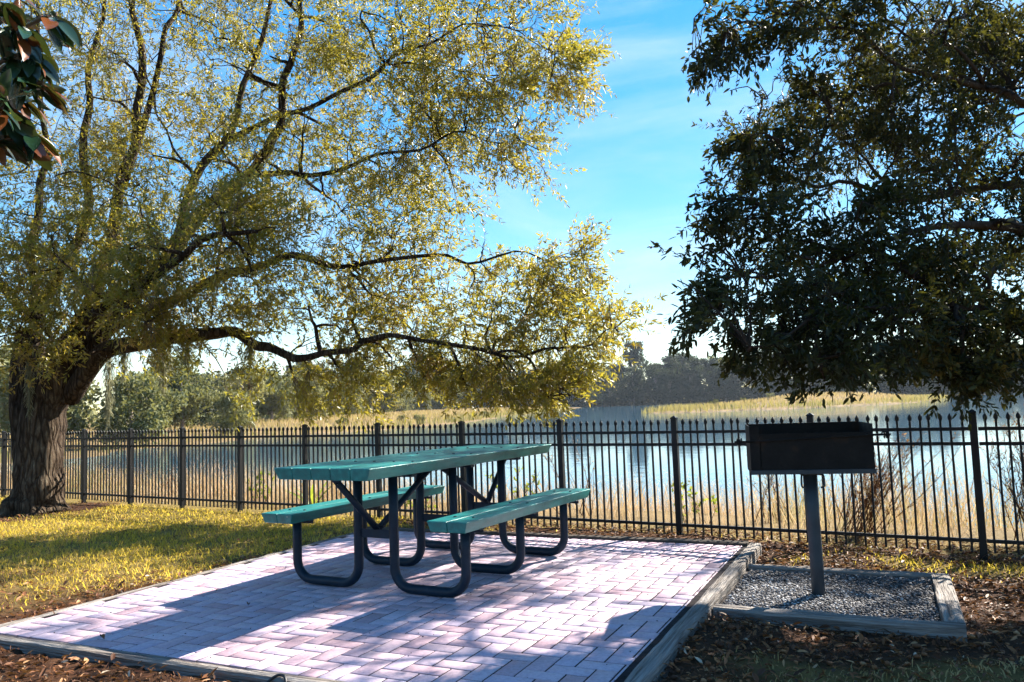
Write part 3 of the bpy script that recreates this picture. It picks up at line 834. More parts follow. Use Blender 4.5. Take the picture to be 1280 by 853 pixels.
def make_tree(name, label, cat, limbs, wobble, lobes, nsec, nter, nspray, leafn, leafL, leafW, mat, parts_seed, stretch=1.35, group=None, spray_len=.32, tint_mu=.5, upn=.5, floor_z=.9, clump=9, csize=.22, droop=.05, outw=0.0, barkm='bark', twigm='twig', tfun=None):
    root = empty(name, (0, 0, 0))
    root.location = (limbs[0][0][0], limbs[0][0][1], 0)
    O = np.array([limbs[0][0][0], limbs[0][0][1], 0.0])
    tag(root, label, cat, group)
    sp = Soup()
    skP, skR = [], []
    for q, lim in enumerate(limbs):
        A = spline(lim, 5)
        if q > 1:
            tt = np.arange(len(A)) * .33
            amp = np.clip(.10 - A[:, 3] * .35, .02, .09) * np.clip(np.arange(len(A)) / 8, 0, 1)
            for e in range(3): A[:, e] += amp * 2 * (vnoise(tt, np.full(len(A), q * 7.0 + e * 3), 1.0, 70 + e) - .5)
        n = 22 if q == 0 else (14 if A[0, 3] > .1 else 8)
        wob = None
        if A[0, 3] > .05:
            th = np.arange(n) / n
            wob = 1 + wobble * 2 * (vnoise(np.add.outer(np.arange(len(A)) * .35, np.zeros(n)) + q * 9, np.add.outer(np.zeros(len(A)), np.minimum(th, 1 - th) * 9) + q, 1.0, q) - .5)
            if q == 0:   # buttress roots at the foot
                fl = np.exp(-np.clip(A[:, 2], 0, 9) / .18)
                wob = wob + fl[:, None] * .20 * np.sin(th * 2 * math.pi * 5 + 1.0)[None, :]
        sp.tube(A[:, :3] - O, A[:, 3], n, True, wob)
        skP += list(A[:, :3]); skR += list(A[:, 3])
    tg, _ = sample_lobes(lobes, nsec, stretch)
    p1, P, Rr = grow(skP, skR, tg, .030, .010, .16)
    tg, _ = sample_lobes(lobes, nter, stretch)
    p2, P, Rr = grow(P, Rr, tg, .011, .004, .14)
    br = sp
    for a, r in p1: br.tube(spline(a, 2) - O, np.interp(np.linspace(0, 1, len(a) * 2 - 1), np.linspace(0, 1, len(r)), r), 6, False)
    for a, r in p2: br.tube(a - O, r, 4, False)
    link('trunk', sp.mesh('trunk'), M[barkm], root)
    # sprays, gathered in clumps with gaps between
    cc, k = sample_lobes(lobes, max(40, nspray // clump), stretch)
    pick = rng.integers(0, len(cc), nspray)
    lr = np.array(lobes)[k, 3][pick]
    C = cc[pick] + rng.normal(0, 1, (nspray, 3)) * (np.minimum(csize, lr * (.46 if csize < .15 else .36)))[:, None] * np.array([1, 1, .7])
    cok = C[:, 2] > floor_z
    C = C[cok]
    n = len(C)
    near = np.zeros((n, 3))
    for s in range(0, n, 500):
        d = ((C[s:s + 500, None, :] - P[None]) ** 2).sum(-1)
        near[s:s + 500] = P[d.argmin(1)]
    dirv = C - near
    ln = np.linalg.norm(dirv, axis=1)
    dirv = unit(unit(dirv) + rng.normal(0, .28, (n, 3)) + outw * unit((C - np.array(limbs[0][4][:3])) * np.array([1, 1, .35])) + np.array([0, 0, -droop]))
    end = C + dirv * spray_len * .5
    end[:, 2] -= .12 * spray_len * rng.random(n)
    # thin wood: near -> C -> end, as a 3-sided tube
    a = near; b = C; c = end
    ring = np.arange(3) * 2.0944
    off = np.stack([np.cos(ring), np.sin(ring), .3 * np.sin(ring + 1)], 1)
    rr = [.0035, .0024, .0012]
    Vt = np.stack([x[:, None, :] + off[None] * r for x, r in zip((a, b, c), rr)], 1).reshape(-1, 3) - O
    bs = (np.arange(n) * 9)[:, None]
    Qt = []
    for lev in (0, 3):
        for q in range(3):
            Qt.append(bs + np.array([lev + q, lev + (q + 1) % 3, lev + 3 + (q + 1) % 3, lev + 3 + q]))
    link('twigs', mesh_np('twigs', Vt, np.vstack(Qt), True), M[twigm], root)
    # leaves along the last stretch
    m = n * leafn
    idx = np.repeat(np.arange(n), leafn)
    t = rng.random(m) ** .8
    st = C - dirv * np.minimum(ln * .7, spray_len * .6)[:, None]
    base = st[idx] * (1 - t)[:, None] + end[idx] * t[:, None] + rng.normal(0, .012, (m, 3))
    side = unit(np.cross(dirv[idx], rng.normal(size=(m, 3))))
    D = unit(dirv[idx] * rng.uniform(.35, 1.0, m)[:, None] + side * rng.uniform(.4, 1.0, m)[:, None] + np.array([0, 0, -.12]))
    N = unit(rng.normal(size=(m, 3)) * .8 + np.array([0, 0, upn]))
    L = rng.uniform(.5, 1.2, m) * leafL; Wd = L / leafL * leafW * rng.uniform(.8, 1.2, m)
    V_, Q_ = leaf_arrays(base - O, D, N, L, Wd, .12, .08)
    ct = rng.normal(tint_mu, .20, len(cc))[pick]
    if tfun is not None: ct[cok] += tfun(C)
    tn = np.clip((ct[cok] + rng.normal(0, .09, n))[idx] + rng.normal(0, .13, m), 0, 1)
    link('crown', mesh_np('crown', V_, Q_, False, {'tint': np.repeat(tn, 2)}), mat, root)
    return root

OAK = dict(
    trunk=[(-6.58, 11.05, -0.06, 0.43), (-6.57, 11.05, 0.1, 0.39), (-6.55, 11.05, 0.29, 0.345), (-6.54, 11.05, 0.58, 0.315), (-6.51, 11.05, 0.96, 0.305), (-6.46, 11.05, 1.34, 0.3), (-6.33, 11.05, 1.72, 0.31), (-6.16, 11.07, 2.11, 0.28)],
    stem=[(-6.68, 11.15, 0.41, 0.19), (-6.81, 11.2, 0.96, 0.2), (-6.87, 11.25, 1.52, 0.2), (-6.88, 11.3, 2.09, 0.19), (-6.84, 11.3, 2.54, 0.16)],
    low=[(-6.14, 11.05, 1.5, 0.175), (-5.57, 10.8, 2.07, 0.155), (-4.9, 10.4, 2.15, 0.13499999999999998), (-3.76, 10.0, 2.22, 0.11), (-3.27, 9.9, 2.14, 0.085), (-2.85, 9.8, 1.99, 0.072), (-2.48, 9.7, 1.92, 0.06), (-2.12, 9.6, 1.96, 0.052), (-1.62, 9.5, 2.02, 0.045), (-1.04, 9.4, 1.99, 0.038), (-0.19, 9.2, 1.86, 0.03), (0.54, 9.0, 1.87, 0.02), (1.03, 8.9, 1.95, 0.01)],
    mid=[(-5.98, 11.05, 1.82, 0.175), (-5.46, 10.9, 2.51, 0.136), (-4.47, 10.5, 2.79, 0.0952), (-3.67, 10.2, 3.05, 0.0748), (-2.89, 10.0, 3.15, 0.0612), (-1.95, 9.8, 2.98, 0.0408), (-0.94, 9.6, 3.01, 0.0272), (-0.16, 9.5, 3.01, 0.017), (0.6, 9.4, 2.98, 0.0102)],
    diag=[(-6.06, 11.1, 2.05, 0.175), (-5.45, 11.1, 2.76, 0.155), (-4.63, 11.0, 3.61, 0.13499999999999998), (-3.81, 10.9, 4.29, 0.1156), (-3.44, 10.8, 4.53, 0.102), (-3.22, 10.8, 4.98, 0.085), (-3.03, 10.8, 5.25, 0.0748), (-2.94, 10.8, 5.94, 0.0612), (-2.83, 10.8, 6.62, 0.051), (-2.74, 10.8, 7.67, 0.034), (-2.55, 10.8, 9.09, 0.0204)],
    diag2=[(-4.63, 11.0, 3.61, 0.102), (-4.43, 11.2, 4.57, 0.0884), (-4.0, 11.3, 5.23, 0.0748), (-3.74, 11.4, 5.98, 0.0612), (-3.44, 11.4, 6.69, 0.0476), (-3.25, 11.4, 7.79, 0.0272)],
    arm=[(-4.0, 11.3, 5.17, 0.0544), (-3.39, 11.0, 5.28, 0.051), (-2.5, 10.6, 5.44, 0.0408), (-1.79, 10.3, 5.57, 0.034), (-1.11, 10.0, 5.85, 0.0238), (-0.27, 9.8, 5.94, 0.0136), (0.52, 9.6, 5.71, 0.0082)],
    arm2=[(-3.44, 10.8, 4.5, 0.0612), (-2.68, 10.4, 4.39, 0.0476), (-1.98, 10.1, 4.43, 0.034), (-1.12, 9.8, 4.47, 0.0238), (-0.31, 9.6, 4.52, 0.0136), (0.37, 9.5, 4.22, 0.0082)],
    up=[(-6.29, 11.2, 2.17, 0.175), (-5.95, 11.3, 2.97, 0.136), (-5.72, 11.4, 3.91, 0.1156), (-5.6, 11.5, 4.64, 0.102), (-5.45, 11.5, 5.59, 0.0884), (-5.37, 11.5, 6.32, 0.0748), (-5.41, 11.5, 7.18, 0.0612), (-5.49, 11.5, 8.43, 0.0408), (-5.56, 11.5, 9.95, 0.0204)],
    up2=[(-5.6, 11.5, 4.64, 0.0748), (-5.34, 11.7, 5.91, 0.068), (-5.18, 11.8, 6.82, 0.0578), (-5.0, 11.9, 7.49, 0.0476), (-4.79, 12.0, 8.84, 0.0306)],
    left=[(-6.62, 11.2, 1.85, 0.1632), (-6.74, 11.3, 2.65, 0.1292), (-6.47, 11.4, 3.46, 0.1088), (-6.1, 11.5, 4.3, 0.0884), (-6.19, 11.5, 5.14, 0.0748), (-6.11, 11.5, 5.98, 0.0612), (-5.97, 11.5, 7.2, 0.0408), (-5.92, 11.5, 8.69, 0.0204)],
    left2=[(-6.74, 11.3, 2.65, 0.1088), (-6.93, 11.5, 3.5, 0.0884), (-6.9, 11.7, 4.37, 0.0748), (-6.94, 11.8, 5.26, 0.0612), (-7.03, 11.8, 6.38, 0.0476), (-7.17, 11.8, 8.16, 0.0272)],
    out=[(-6.8, 11.3, 2.65, 0.102), (-7.61, 11.3, 3.49, 0.0816), (-8.66, 11.3, 4.1, 0.0612), (-9.84, 11.2, 4.47, 0.0408), (-10.8, 11.0, 4.68, 0.0204)],
    front=[(-6.28, 11.1, 2.17, 0.1224), (-5.47, 10.3, 2.5, 0.0952), (-4.33, 9.4, 2.85, 0.068), (-3.31, 8.7, 3.06, 0.0476), (-2.54, 8.2, 3.1, 0.0272)],
)
OAKL = [(0.71, 9.6, 5.35, 0.43, 0.5), (0.18, 10.0, 5.91, 0.8, 1.2), (-0.4, 9.6, 4.9, 0.66, .8), (0.22, 9.6, 4.25, 0.43, 0.45), (-0.91, 10.0, 5.63, 1.05, 1.7), (-1.0, 10.0, 4.21, 0.7, 0.9), (-1.89, 10.8, 5.1, 1.24, 1.8), (-1.63, 10.8, 6.7, 1.19, 1.3), (-0.26, 9.6, 2.90, 0.36, 0.2), (0.5, 9.4, 2.73, 0.42, 0.45), (1.01, 9.2, 2.87, 0.29, 0.25), (0.95, 9.0, 2.06, 0.43, 0.6), (0.39, 9.4, 2.21, 0.61, 0.9), (-0.39, 9.8, 2.23, 0.69, 0.9), (-1.21, 10.2, 2.55, 0.61, 0.6), (-2.2, 10.6, 3.72, 0.9, 0.9), (-2.24, 10.2, 2.48, 0.56, 0.5), (-0.77, 9.5, 1.64, 0.4, 0.5), (-0.01, 9.1, 1.55, 0.44, 0.7), (0.48, 9.0, 1.46, 0.29, 0.35), (-1.77, 9.8, 1.63, 0.35, 0.35), (-4.98, 11.3, 6.22, 1.58, 1.7), (-3.38, 11.0, 6.04, 1.43, 1.6), (-6.67, 11.4, 6.2, 1.37, 1.2), (-6.42, 11.2, 4.46, 1.23, 1.2), (-4.89, 10.6, 3.92, 1.16, 1.5), (-3.7, 10.0, 3.12, 0.95, 1.4), (-2.94, 9.8, 2.66, 0.69, 0.8), (-5.32, 10.2, 2.9, 0.92, 1.6), (-6.27, 10.4, 3.07, 0.94, 1.6), (-4.18, 9.7, 2.44, 0.53, 0.7), (-6.35, 10.3, 2.27, 0.46, 0.5), (-3.16, 10.6, 4.52, 0.95, 1), (-2.92, 8.6, 3.2, 0.6, 0.8), (-4.24, 9.2, 2.81, 0.64, 1.0), (-2.59, 9.9, 1.57, 0.3, 0.2), (-3.41, 10.0, 1.7, 0.3, 0.15), (-3.77, 11.2, 9.04, 2.46, 2), (-6.46, 11.4, 8.9, 2.28, 1.6), (-0.91, 10.6, 7.72, 1.38, 1), (-9.14, 11.4, 6.29, 2.05, 1.6), (-10.06, 11.2, 4.24, 1.68, 1.1), (-7.89, 11.2, 3.82, 1.23, 1), (-6.4, 13.0, 6.17, 2.47, 1.3), (-3.99, 13.0, 6.77, 2.21, 1.2)]
RTL = [(1.26, 4.7, 3.54, 0.13, 0.25), (1.29, 4.7, 3.3, 0.09, 0.14), (1.53, 4.8, 3.53, 0.14, 0.3), (1.81, 4.9, 3.57, 0.18, 0.4), (1.64, 4.8, 3.36, 0.06, 0.06), (2.18, 5.1, 3.68, 0.21, 0.6), (2.38, 5.4, 3.22, 0.28, 0.9), (2.06, 5.2, 3.29, 0.12, 0.2), (2.07, 5.2, 3.02, 0.15, 0.25), (1.47, 4.9, 2.88, 0.08, 0.1), (1.67, 5.0, 2.8, 0.16, 0.35), (1.9, 5.1, 2.67, 0.28, 0.9), (1.48, 4.9, 2.6, 0.14, 0.25), (1.22, 4.7, 2.38, 0.1, 0.16), (1.43, 4.7, 2.27, 0.21, 0.6), (1.02, 4.4, 2.11, 0.09, 0.14), (1.2, 4.5, 2.03, 0.18, 0.5), (0.94, 4.2, 1.84, 0.07, 0.1), (1.15, 4.3, 1.75, 0.15, 0.45), (1.03, 4.2, 1.59, 0.13, 0.35), (0.86, 4.1, 1.49, 0.07, 0.13), (1.26, 4.2, 1.52, 0.13, 0.35), (1.46, 4.5, 1.88, 0.27, 1), (2.0, 4.9, 2.18, 0.37, 1.5), (1.64, 4.3, 1.58, 0.24, 0.9), (1.71, 4.2, 1.38, 0.12, 0.28), (1.57, 4.2, 1.36, 0.07, 0.1), (2.03, 4.5, 1.63, 0.25, 0.9), (2.58, 5.0, 2.02, 0.4, 1.3), (2.79, 5.5, 2.84, 0.47, 1.7), (3.0, 5.7, 3.61, 0.46, 1.5), (3.66, 5.9, 3.8, 0.5, 1.5), (3.53, 5.8, 2.97, 0.49, 1.6), (3.22, 5.3, 2.05, 0.4, 1.2), (2.59, 4.8, 1.55, 0.26, 0.9), (2.62, 4.7, 1.34, 0.13, 0.35), (2.97, 4.8, 1.44, 0.22, 0.8), (3.44, 5.0, 1.49, 0.3, 1), (3.91, 5.5, 2.23, 0.49, 1.4), (4.36, 6.0, 3.44, 0.66, 1.6), (4.87, 6.0, 2.3, 0.72, 1.5), (5.13, 6.3, 3.93, 0.88, 1.6), (3.99, 6.0, 4.87, 0.9, 1.8), (2.56, 5.4, 4.31, 0.49, 1), (5.55, 6.4, 5.42, 1.15, 1.8)]
OAKX = [(-1.4, 9.9, 3.0, .75, .8), (-2.1, 9.7, 3.1, .6, .5), (-1.7, 9.9, 2.2, .5, .5), (-1.05, 9.6, 1.70, .30, .25), (-2.1, 9.9, 1.72, .25, .15), (0.15, 9.1, 1.35, .30, .3), (0.62, 8.9, 1.32, .24, .2), (-0.4, 9.3, 1.35, .34, .3)]
oak_limbs = [[(a, b, c, r * (.9 if k in ('trunk', 'stem') else .74)) for a, b, c, r in OAK[k]] for k in ('trunk', 'stem', 'low', 'mid', 'diag', 'diag2', 'arm', 'arm2', 'up', 'up2', 'left', 'left2', 'out', 'front')]
make_tree('oak_tree', 'large old live oak with a thick leaning trunk and spreading sunlit limbs', 'tree',
          oak_limbs, .16, OAKL + OAKX, 150, 850, 10800, 21, .074, .019, M['oak'], 1, 1.05, spray_len=.55, tint_mu=.58, clump=11, csize=.22, droop=.14, outw=.6, floor_z=1.26)

RT = dict(
    rl1=[(5.33, 6.2, 1.58, 0.15), (4.46, 5.8, 2.1, 0.1), (3.69, 5.5, 2.29, 0.07), (3.16, 5.3, 2.32, 0.05), (2.65, 5.1, 2.26, 0.03), (2.05, 4.8, 2.05, 0.018), (1.49, 4.6, 1.9, 0.01)],
    rl2=[(5.4, 6.2, 2.33, 0.12), (4.54, 6.0, 2.69, 0.08), (3.7, 5.8, 2.67, 0.055), (2.9, 5.6, 2.56, 0.035), (2.23, 5.4, 2.66, 0.02), (1.73, 5.2, 2.73, 0.012)],
    rl3=[(5.59, 6.2, 2.96, 0.12), (4.72, 6.0, 3.3, 0.07), (3.87, 5.8, 3.42, 0.05), (3.11, 5.5, 3.41, 0.03), (2.42, 5.2, 3.53, 0.02), (1.78, 4.9, 3.52, 0.012), (1.35, 4.8, 3.43, 0.008)],
    rl4=[(5.29, 6.2, 1.21, 0.1), (4.17, 5.5, 1.45, 0.07), (3.2, 5.0, 1.6, 0.045), (2.4, 4.6, 1.63, 0.03), (1.73, 4.3, 1.62, 0.018), (1.23, 4.1, 1.54, 0.01)],
)
rt_trunk = [(5.75, 6.5, -.25, .32), (5.74, 6.5, .2, .24), (5.72, 6.48, .8, .21), (5.68, 6.45, 1.6, .19), (5.66, 6.45, 2.6, .17), (5.7, 6.5, 3.8, .14), (5.75, 6.55, 5.2, .10), (5.8, 6.6, 7.0, .04)]
rt_more = [[(5.7, 6.5, 3.4, .11), (5.3, 7.0, 4.0, .08), (4.9, 7.5, 4.5, .05), (4.3, 8.0, 4.9, .02)], [(5.7, 6.5, 2.8, .11), (6.1, 7.4, 3.8, .08), (6.2, 8.3, 4.6, .05), (6.4, 9.2, 5.3, .02)],
           [(5.7, 6.5, 4.2, .1), (5.0, 6.2, 5.0, .06), (4.2, 6.0, 5.4, .03)]]
RTL += [(4.5, 8.0, 4.7, 1.15, 1.5), (5.7, 9.0, 5.0, 1.3, 1.6), (6.5, 8.0, 3.6, 1.2, 1.2), (7.0, 9.6, 6.0, 1.5, 1.5), (6.5, 7.0, 6.6, 1.4, 1.2), (5.9, 7.4, 2.6, .9, .9), (7.0, 6.4, 4.0, 1.1, .6), (3.75, 8.7, 4.2, .65, .7), (4.6, 9.3, 5.0, .85, 1.0), (4.4, 9.2, 6.3, 1.1, 1.1), (5.5, 10.4, 6.3, 1.2, 1.0), (3.1, 8.9, 4.1, .6, .6), (2.75, 8.5, 3.65, .35, .35), (3.7, 9.9, 4.2, .65, .7), (3.5, 10.0, 5.6, .7, .35), (3.65, 9.2, 5.4, .7, .5), (2.65, 7.8, 4.2, .5, .6)]  # extra crown lobes behind and above, added to cast dappled shade on the patio
RTL = [(a, b, c, r, w * (.62 if (a < 1.8 and c < 2.15) else 1)) for a, b, c, r, w in RTL]
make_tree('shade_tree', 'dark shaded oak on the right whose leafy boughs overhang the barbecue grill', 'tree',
          [rt_trunk] + [[(a, b, c, r * .6) for a, b, c, r in RT[k]] for k in ('rl1', 'rl2', 'rl3', 'rl4')] + rt_more, .10, RTL, 110, 620, 5500, 21, .054, .018, M['roak'], 2, spray_len=.28, tint_mu=.46, tfun=lambda C: .34 * (C[:, 2] < 1.85) * (C[:, 0] > 2.2) * rng.random(len(C)), clump=10, csize=.10, droop=.04, outw=.3, barkm='darkbark', twigm='darkbark')  # tfun: sunlit yellow of the low right leaves put into their tint

# ------------------------------------------------------------------ magnolia bough, upper left
mag = empty('magnolia_tree', (-2.95, 3.35, 0))
tag(mag, 'glossy broad-leaved magnolia bough with rust-brown leaf undersides in the upper left corner', 'tree')
O = np.array([-2.95, 3.35, 0])
sp = Soup()
sp.tube(np.array([(-2.95, 3.35, -.05), (-2.94, 3.36, .8), (-2.9, 3.33, 1.8), (-2.88, 3.3, 2.8), (-2.9, 3.3, 3.9)]) - O, [.07, .06, .05, .04, .015], 10)
tips = [(-1.94, 3.1, 2.80), (-2.04, 3.3, 2.60), (-1.90, 3.15, 2.72), (-1.97, 3.05, 2.48), (-2.08, 3.2, 2.38), (-2.02, 3.2, 2.90), (-1.90, 3.25, 2.92), (-1.99, 3.15, 2.70), (-1.92, 3.2, 2.60), (-2.03, 3.2, 2.50), (-1.98, 3.25, 2.42), (-2.10, 3.1, 2.80), (-2.08, 3.0, 2.62), (-2.25, 3.2, 2.75), (-2.3, 3.2, 3.1), (-2.15, 3.3, 3.25), (-2.35, 3.25, 2.45), (-2.5, 3.3, 3.4), (-2.0, 3.4, 3.4)]
Cs, Ds, Ns, Ls, Ts = [], [], [], [], []
for q, t in enumerate(tips):
    t = np.array(t) + np.array([.03, 0, 0]); s = np.array([-2.88, 3.3, t[2] - .35 + .1 * rng.random()])
    mid = (t + s) / 2 + np.array([0, 0, -.05])
    pth = spline(np.array([s, mid, t - np.array([.05, 0, 0]), t]), 4)
    sp.tube(pth - O, np.linspace(.016, .005, len(pth)), 7, False)
    ax = unit(t - mid)
    for j in range(13):
        sd = unit(np.cross(ax, rng.normal(size=3)))
        D = unit(ax * rng.uniform(.1, .8) + sd + np.array([0, 0, -.25]))
        Cs.append(t - ax * rng.random() * .07); Ds.append(D)
        Ns.append(unit(np.array([0, 0, 1.0]) + rng.normal(0, .5, 3)))
        Ls.append(rng.uniform(.10, .16)); Ts.append(rng.uniform(.86, 1) if rng.random() < .3 else rng.uniform(.1, .75))
link('trunk', sp.mesh('trunk'), M['twig'], mag)
# broad leaves: a 4 x 2 grid each, elliptic and curled
Vm, Qm, Tm = [], [], []
for C, D, N, L, T in zip(Cs, Ds, Ns, Ls, Ts):
    S = unit(np.cross(D, N)); N = np.cross(S, D)
    b0 = len(Vm)
    for a in range(7):
        f = a / 6
        w = .215 * L * max(math.sin(math.pi * min(f * .96 + .03, 1)) ** .75, .02)
        cv = C + D * L * f - N * .22 * L * f * f
        Vm += [cv + S * w + N * w * .30, cv, cv - S * w + N * w * .30]
    for a in range(6):
        for e in (0, 1):
            Qm.append([b0 + a * 3 + e, b0 + a * 3 + e + 1, b0 + a * 3 + e + 4, b0 + a * 3 + e + 3]); Tm.append(T)
link('foliage', mesh_np('foliage', np.array(Vm) - O, Qm, True, {'tint': Tm}), M['magnolia'], mag)

# ------------------------------------------------------------------ spanish moss on the oak's low limbs
MG = 'beards of moss under the oak'
for (x, y, z, L, w, lab) in [(-4.50, 10.3, 2.28, .78, .16, 'thickest beard of grey moss hanging from the oak\'s low limb'), (-5.42, 10.72, 2.12, 1.05, .10, 'longest thin beard of moss hanging beside the oak trunk'),
                             (-5.1, 10.5, 2.2, .50, .12, 'short beard of moss hanging between the two long ones'), (-4.12, 10.15, 2.25, .42, .12, 'small tuft of moss right of the thickest beard'),
                             (-3.25, 9.9, 2.1, .35, .08, 'tiny tuft of moss under the bend of the low limb'), (-6.45, 10.68, 2.0, .75, .07, 'pale strip of moss hanging down the front of the oak trunk'),
                             (-4.6, 10.4, 2.75, .45, .14, 'tuft of moss on the oak\'s second limb, above the thickest beard')]:
    n = int(420 * L * w / .08)
    r0 = np.abs(rng.normal(0, w * .42, n)); a0 = rng.random(n) * 6.283
    t = rng.random(n) ** 1.2 * L * (1 - .55 * np.clip(r0 / w, 0, 1))
    C = np.stack([r0 * np.cos(a0), r0 * np.sin(a0), -t + .03], 1)
    D = np.stack([rng.normal(0, .35, n), rng.normal(0, .35, n), -np.ones(n)], 1)
    V_, Q_ = leaf_arrays(C, D, rng.normal(size=(n, 3)), rng.uniform(.06, .16, n), rng.uniform(.004, .010, n), .3, .2)
    for e in range(7):
        a_ = rng.normal(0, w * .2, 2); C = np.vstack([C, [[a_[0], a_[1], .03]]]); D = np.vstack([D, [[-a_[0] * .8 / L, -a_[1] * .8 / L, -1]]])
    V_, Q_ = leaf_arrays(C, D, rng.normal(size=(n + 7, 3)), np.concatenate([rng.uniform(.06, .16, n), np.full(7, L * 1.05)]), np.concatenate([rng.uniform(.004, .010, n), np.full(7, .008)]), .3, .02)
    n += 7
    o = link('spanish_moss', mesh_np('spanish_moss', V_, Q_, False, {'tint': np.repeat(rng.random(n), 2)}), M['moss'])
    o.location = (x, y, z)
    tag(o, lab, 'moss', MG)

# ------------------------------------------------------------------ lawn, litter, reeds
def scatter(n, x0, x1, y0, y1): return rng.uniform(x0, x1, n), rng.uniform(y0, y1, n)
def hard_mask(x, y):
    u, v = uv(x, y)
    pat = (u > PU0 - .06) & (u < PU1 + .005) & (v > PV0 - .11) & (v < PV1 + .01)
    pad = (u > -1.0) & (u < .285) & (v > 4.57) & (v < 5.88)
    return ~(pat | pad)
x, y = scatter(330000, -11, 5.2, 2.9, 13.5)
ta = turf_amount(x, y); d = lake_dist(x, y)
clump = vnoise(x, y, .12, 31) * .6 + vnoise(x, y, .45, 32) * .4
# fewer blades far off, none outside the view
ok = hard_mask(x, y) & (d < -.03) & (rng.random(len(x)) < ta * (.15 + 1.3 * clump)) & (np.abs(x) < .68 * y + .4) & (rng.random(len(x)) < np.clip(9.0 / (y + 1.5), .35, 1))
x, y = x[ok], y[ok]; n = len(x)
P = np.stack([x, y, height(x, y) - .004], 1)
pat = vnoise(x, y, .7, 33)
tn = np.clip(.36 + .5 * pat + rng.normal(0, .2, n) + .25 * (y < 4.3), 0, 1)
hb = rng.gamma(6, .0066, n).clip(.02, .11) * np.where((y < 4.5) & (x > .3), .75, 1); wb = rng.uniform(.004, .009, n); lb = rng.uniform(.3, 1.3, n)
dry = (y < 4.5) & (x > .3)
for sel, nm, mt in ((~dry, 'lawn_grass', 'grass'), (dry, 'dry_grass', 'straw')):
    tag(blades(P[sel], hb[sel], wb[sel], lb[sel], tn[sel], nm, M[mt]), kind='stuff')

x, y = scatter(210000, -9.5, 5.2, 2.9, 12.5)
ta = turf_amount(x, y); d = lake_dist(x, y); u, v = uv(x, y)
dens = (1 - ta) * .95 + .20 * vnoise(x, y, .8, 35)
ok = hard_mask(x, y) & (d < .5) & (rng.random(len(x)) < dens * np.where(x < -3, .55, 1)) & (np.abs(x) < .70 * y + .3) & (rng.random(len(x)) < np.clip(5.5 / y, 0, 1) ** 1.5)
x, y = x[ok], y[ok]; n = len(x)
N = unit(np.stack([rng.normal(0, .55, n), rng.normal(0, .55, n), np.ones(n)], 1))
D = unit(np.cross(N, rng.normal(size=(n, 3))))
P = np.stack([x, y, height(x, y) + rng.random(n) * .028], 1)
L = rng.gamma(5, .0070, n).clip(.014, .07); 
V_, Q_ = leaf_arrays(P, D, N, L, L * rng.uniform(.18, .42, n), rng.uniform(-.1, .4), .25)
tn = np.clip(rng.beta(1.6, 2.2, n) * .95 + (rng.random(n) < .04) * .4, 0, 1)
tag(link('leaf_litter', mesh_np('leaf_litter', V_, Q_, False, {'tint': np.repeat(tn, 2)}), M['litter']), kind='stuff')

# bark chips among the leaves by the barbecue
x, y = scatter(2600, -.2, 4.2, 3.1, 7.0)
ok = hard_mask(x, y) & (turf_amount(x, y) < .5) & (lake_dist(x, y) < .2)
x, y = x[ok], y[ok]; n = len(x)
pos = np.stack([x, y, height(x, y) + .012], 1)
sz = rng.uniform(.006, .02, n)
o = stones(n, pos, sz, np.clip(rng.beta(2, 2.4, n), 0, 1), 'bark_chips', M['litter']); tag(o, kind='stuff')

# leaves lying on the bricks
for k, (px, py, lab) in enumerate([(-2.72, 4.78, 1), (-1.62, 4.85, 1), (-2.2, 4.28, 1), (-1.95, 5.25, 1)]):
    nn = np.array([[.2, .1, 1.0]]); dd = unit(rng.normal(size=(1, 3)) * np.array([1, 1, .1]))
    V_, Q_ = leaf_arrays(np.zeros((1, 3)), dd, nn, np.array([.048]), np.array([.022]), .5, .3)
    V_[:, 2] -= V_[:, 2].min() - .001
    o = link('fallen_leaf', mesh_np('fallen_leaf', V_, Q_, False, {'tint': [.35, .5]}), M['litter'])
    o.location = (px, py, ZP + .002)
    tag(o, 'curled brown dead leaf lying on the brick patio', 'leaf', 'dead leaves on the patio')

# dry reeds and weeds between fence and water
t_ = rng.uniform(-4.5, 22, 100000); d_ = rng.gamma(1.9, 1.75, 100000) + .12
x = F0[0] + FDIR[0] * t_ + FNRM[0] * d_; y = F0[1] + FDIR[1] * t_ + FNRM[1] * d_
cl = vnoise(x, y, .55, 41) * .55 + vnoise(x, y, 2.2, 42) * .45
ok = (d_ < 11.5) & (rng.random(len(x)) < np.clip((cl - .30) * 1.9, 0.03, 1) * np.where(d_ < .5, .6, 1)) & (rng.random(len(x)) < np.clip(13 / (y + 1), .3, .8))
x, y, d_, cl = x[ok], y[ok], d_[ok], cl[ok]; n = len(x)
g = vnoise(x, y, 1.1, 43)
h = (1 + .55 * sstep(2.2, .6, (x - F0[0]) * FDIR[0] + (y - F0[1]) * FDIR[1])) * (.14 + .58 * rng.random(n) ** 1.6 * (.45 + cl)) * np.where(d_ < 1.2, .62, 1.0) + np.where(d_ > 4, .18, 0) * rng.random(n)
tn = np.clip(np.where(g > .68, .08, .60 - .20 * sstep(3.0, .8, (x - F0[0]) * FDIR[0] + (y - F0[1]) * FDIR[1])) + rng.normal(0, .2, n) + .12 * (vnoise(x, y, 3, 44) - .5), 0, 1)
tag(blades(np.stack([x, y, height(x, y) - .02], 1), h, rng.uniform(.0028, .0075, n), rng.uniform(.1, 1.05, n), tn, 'dry_reeds', M['reed'], .6), kind='stuff')

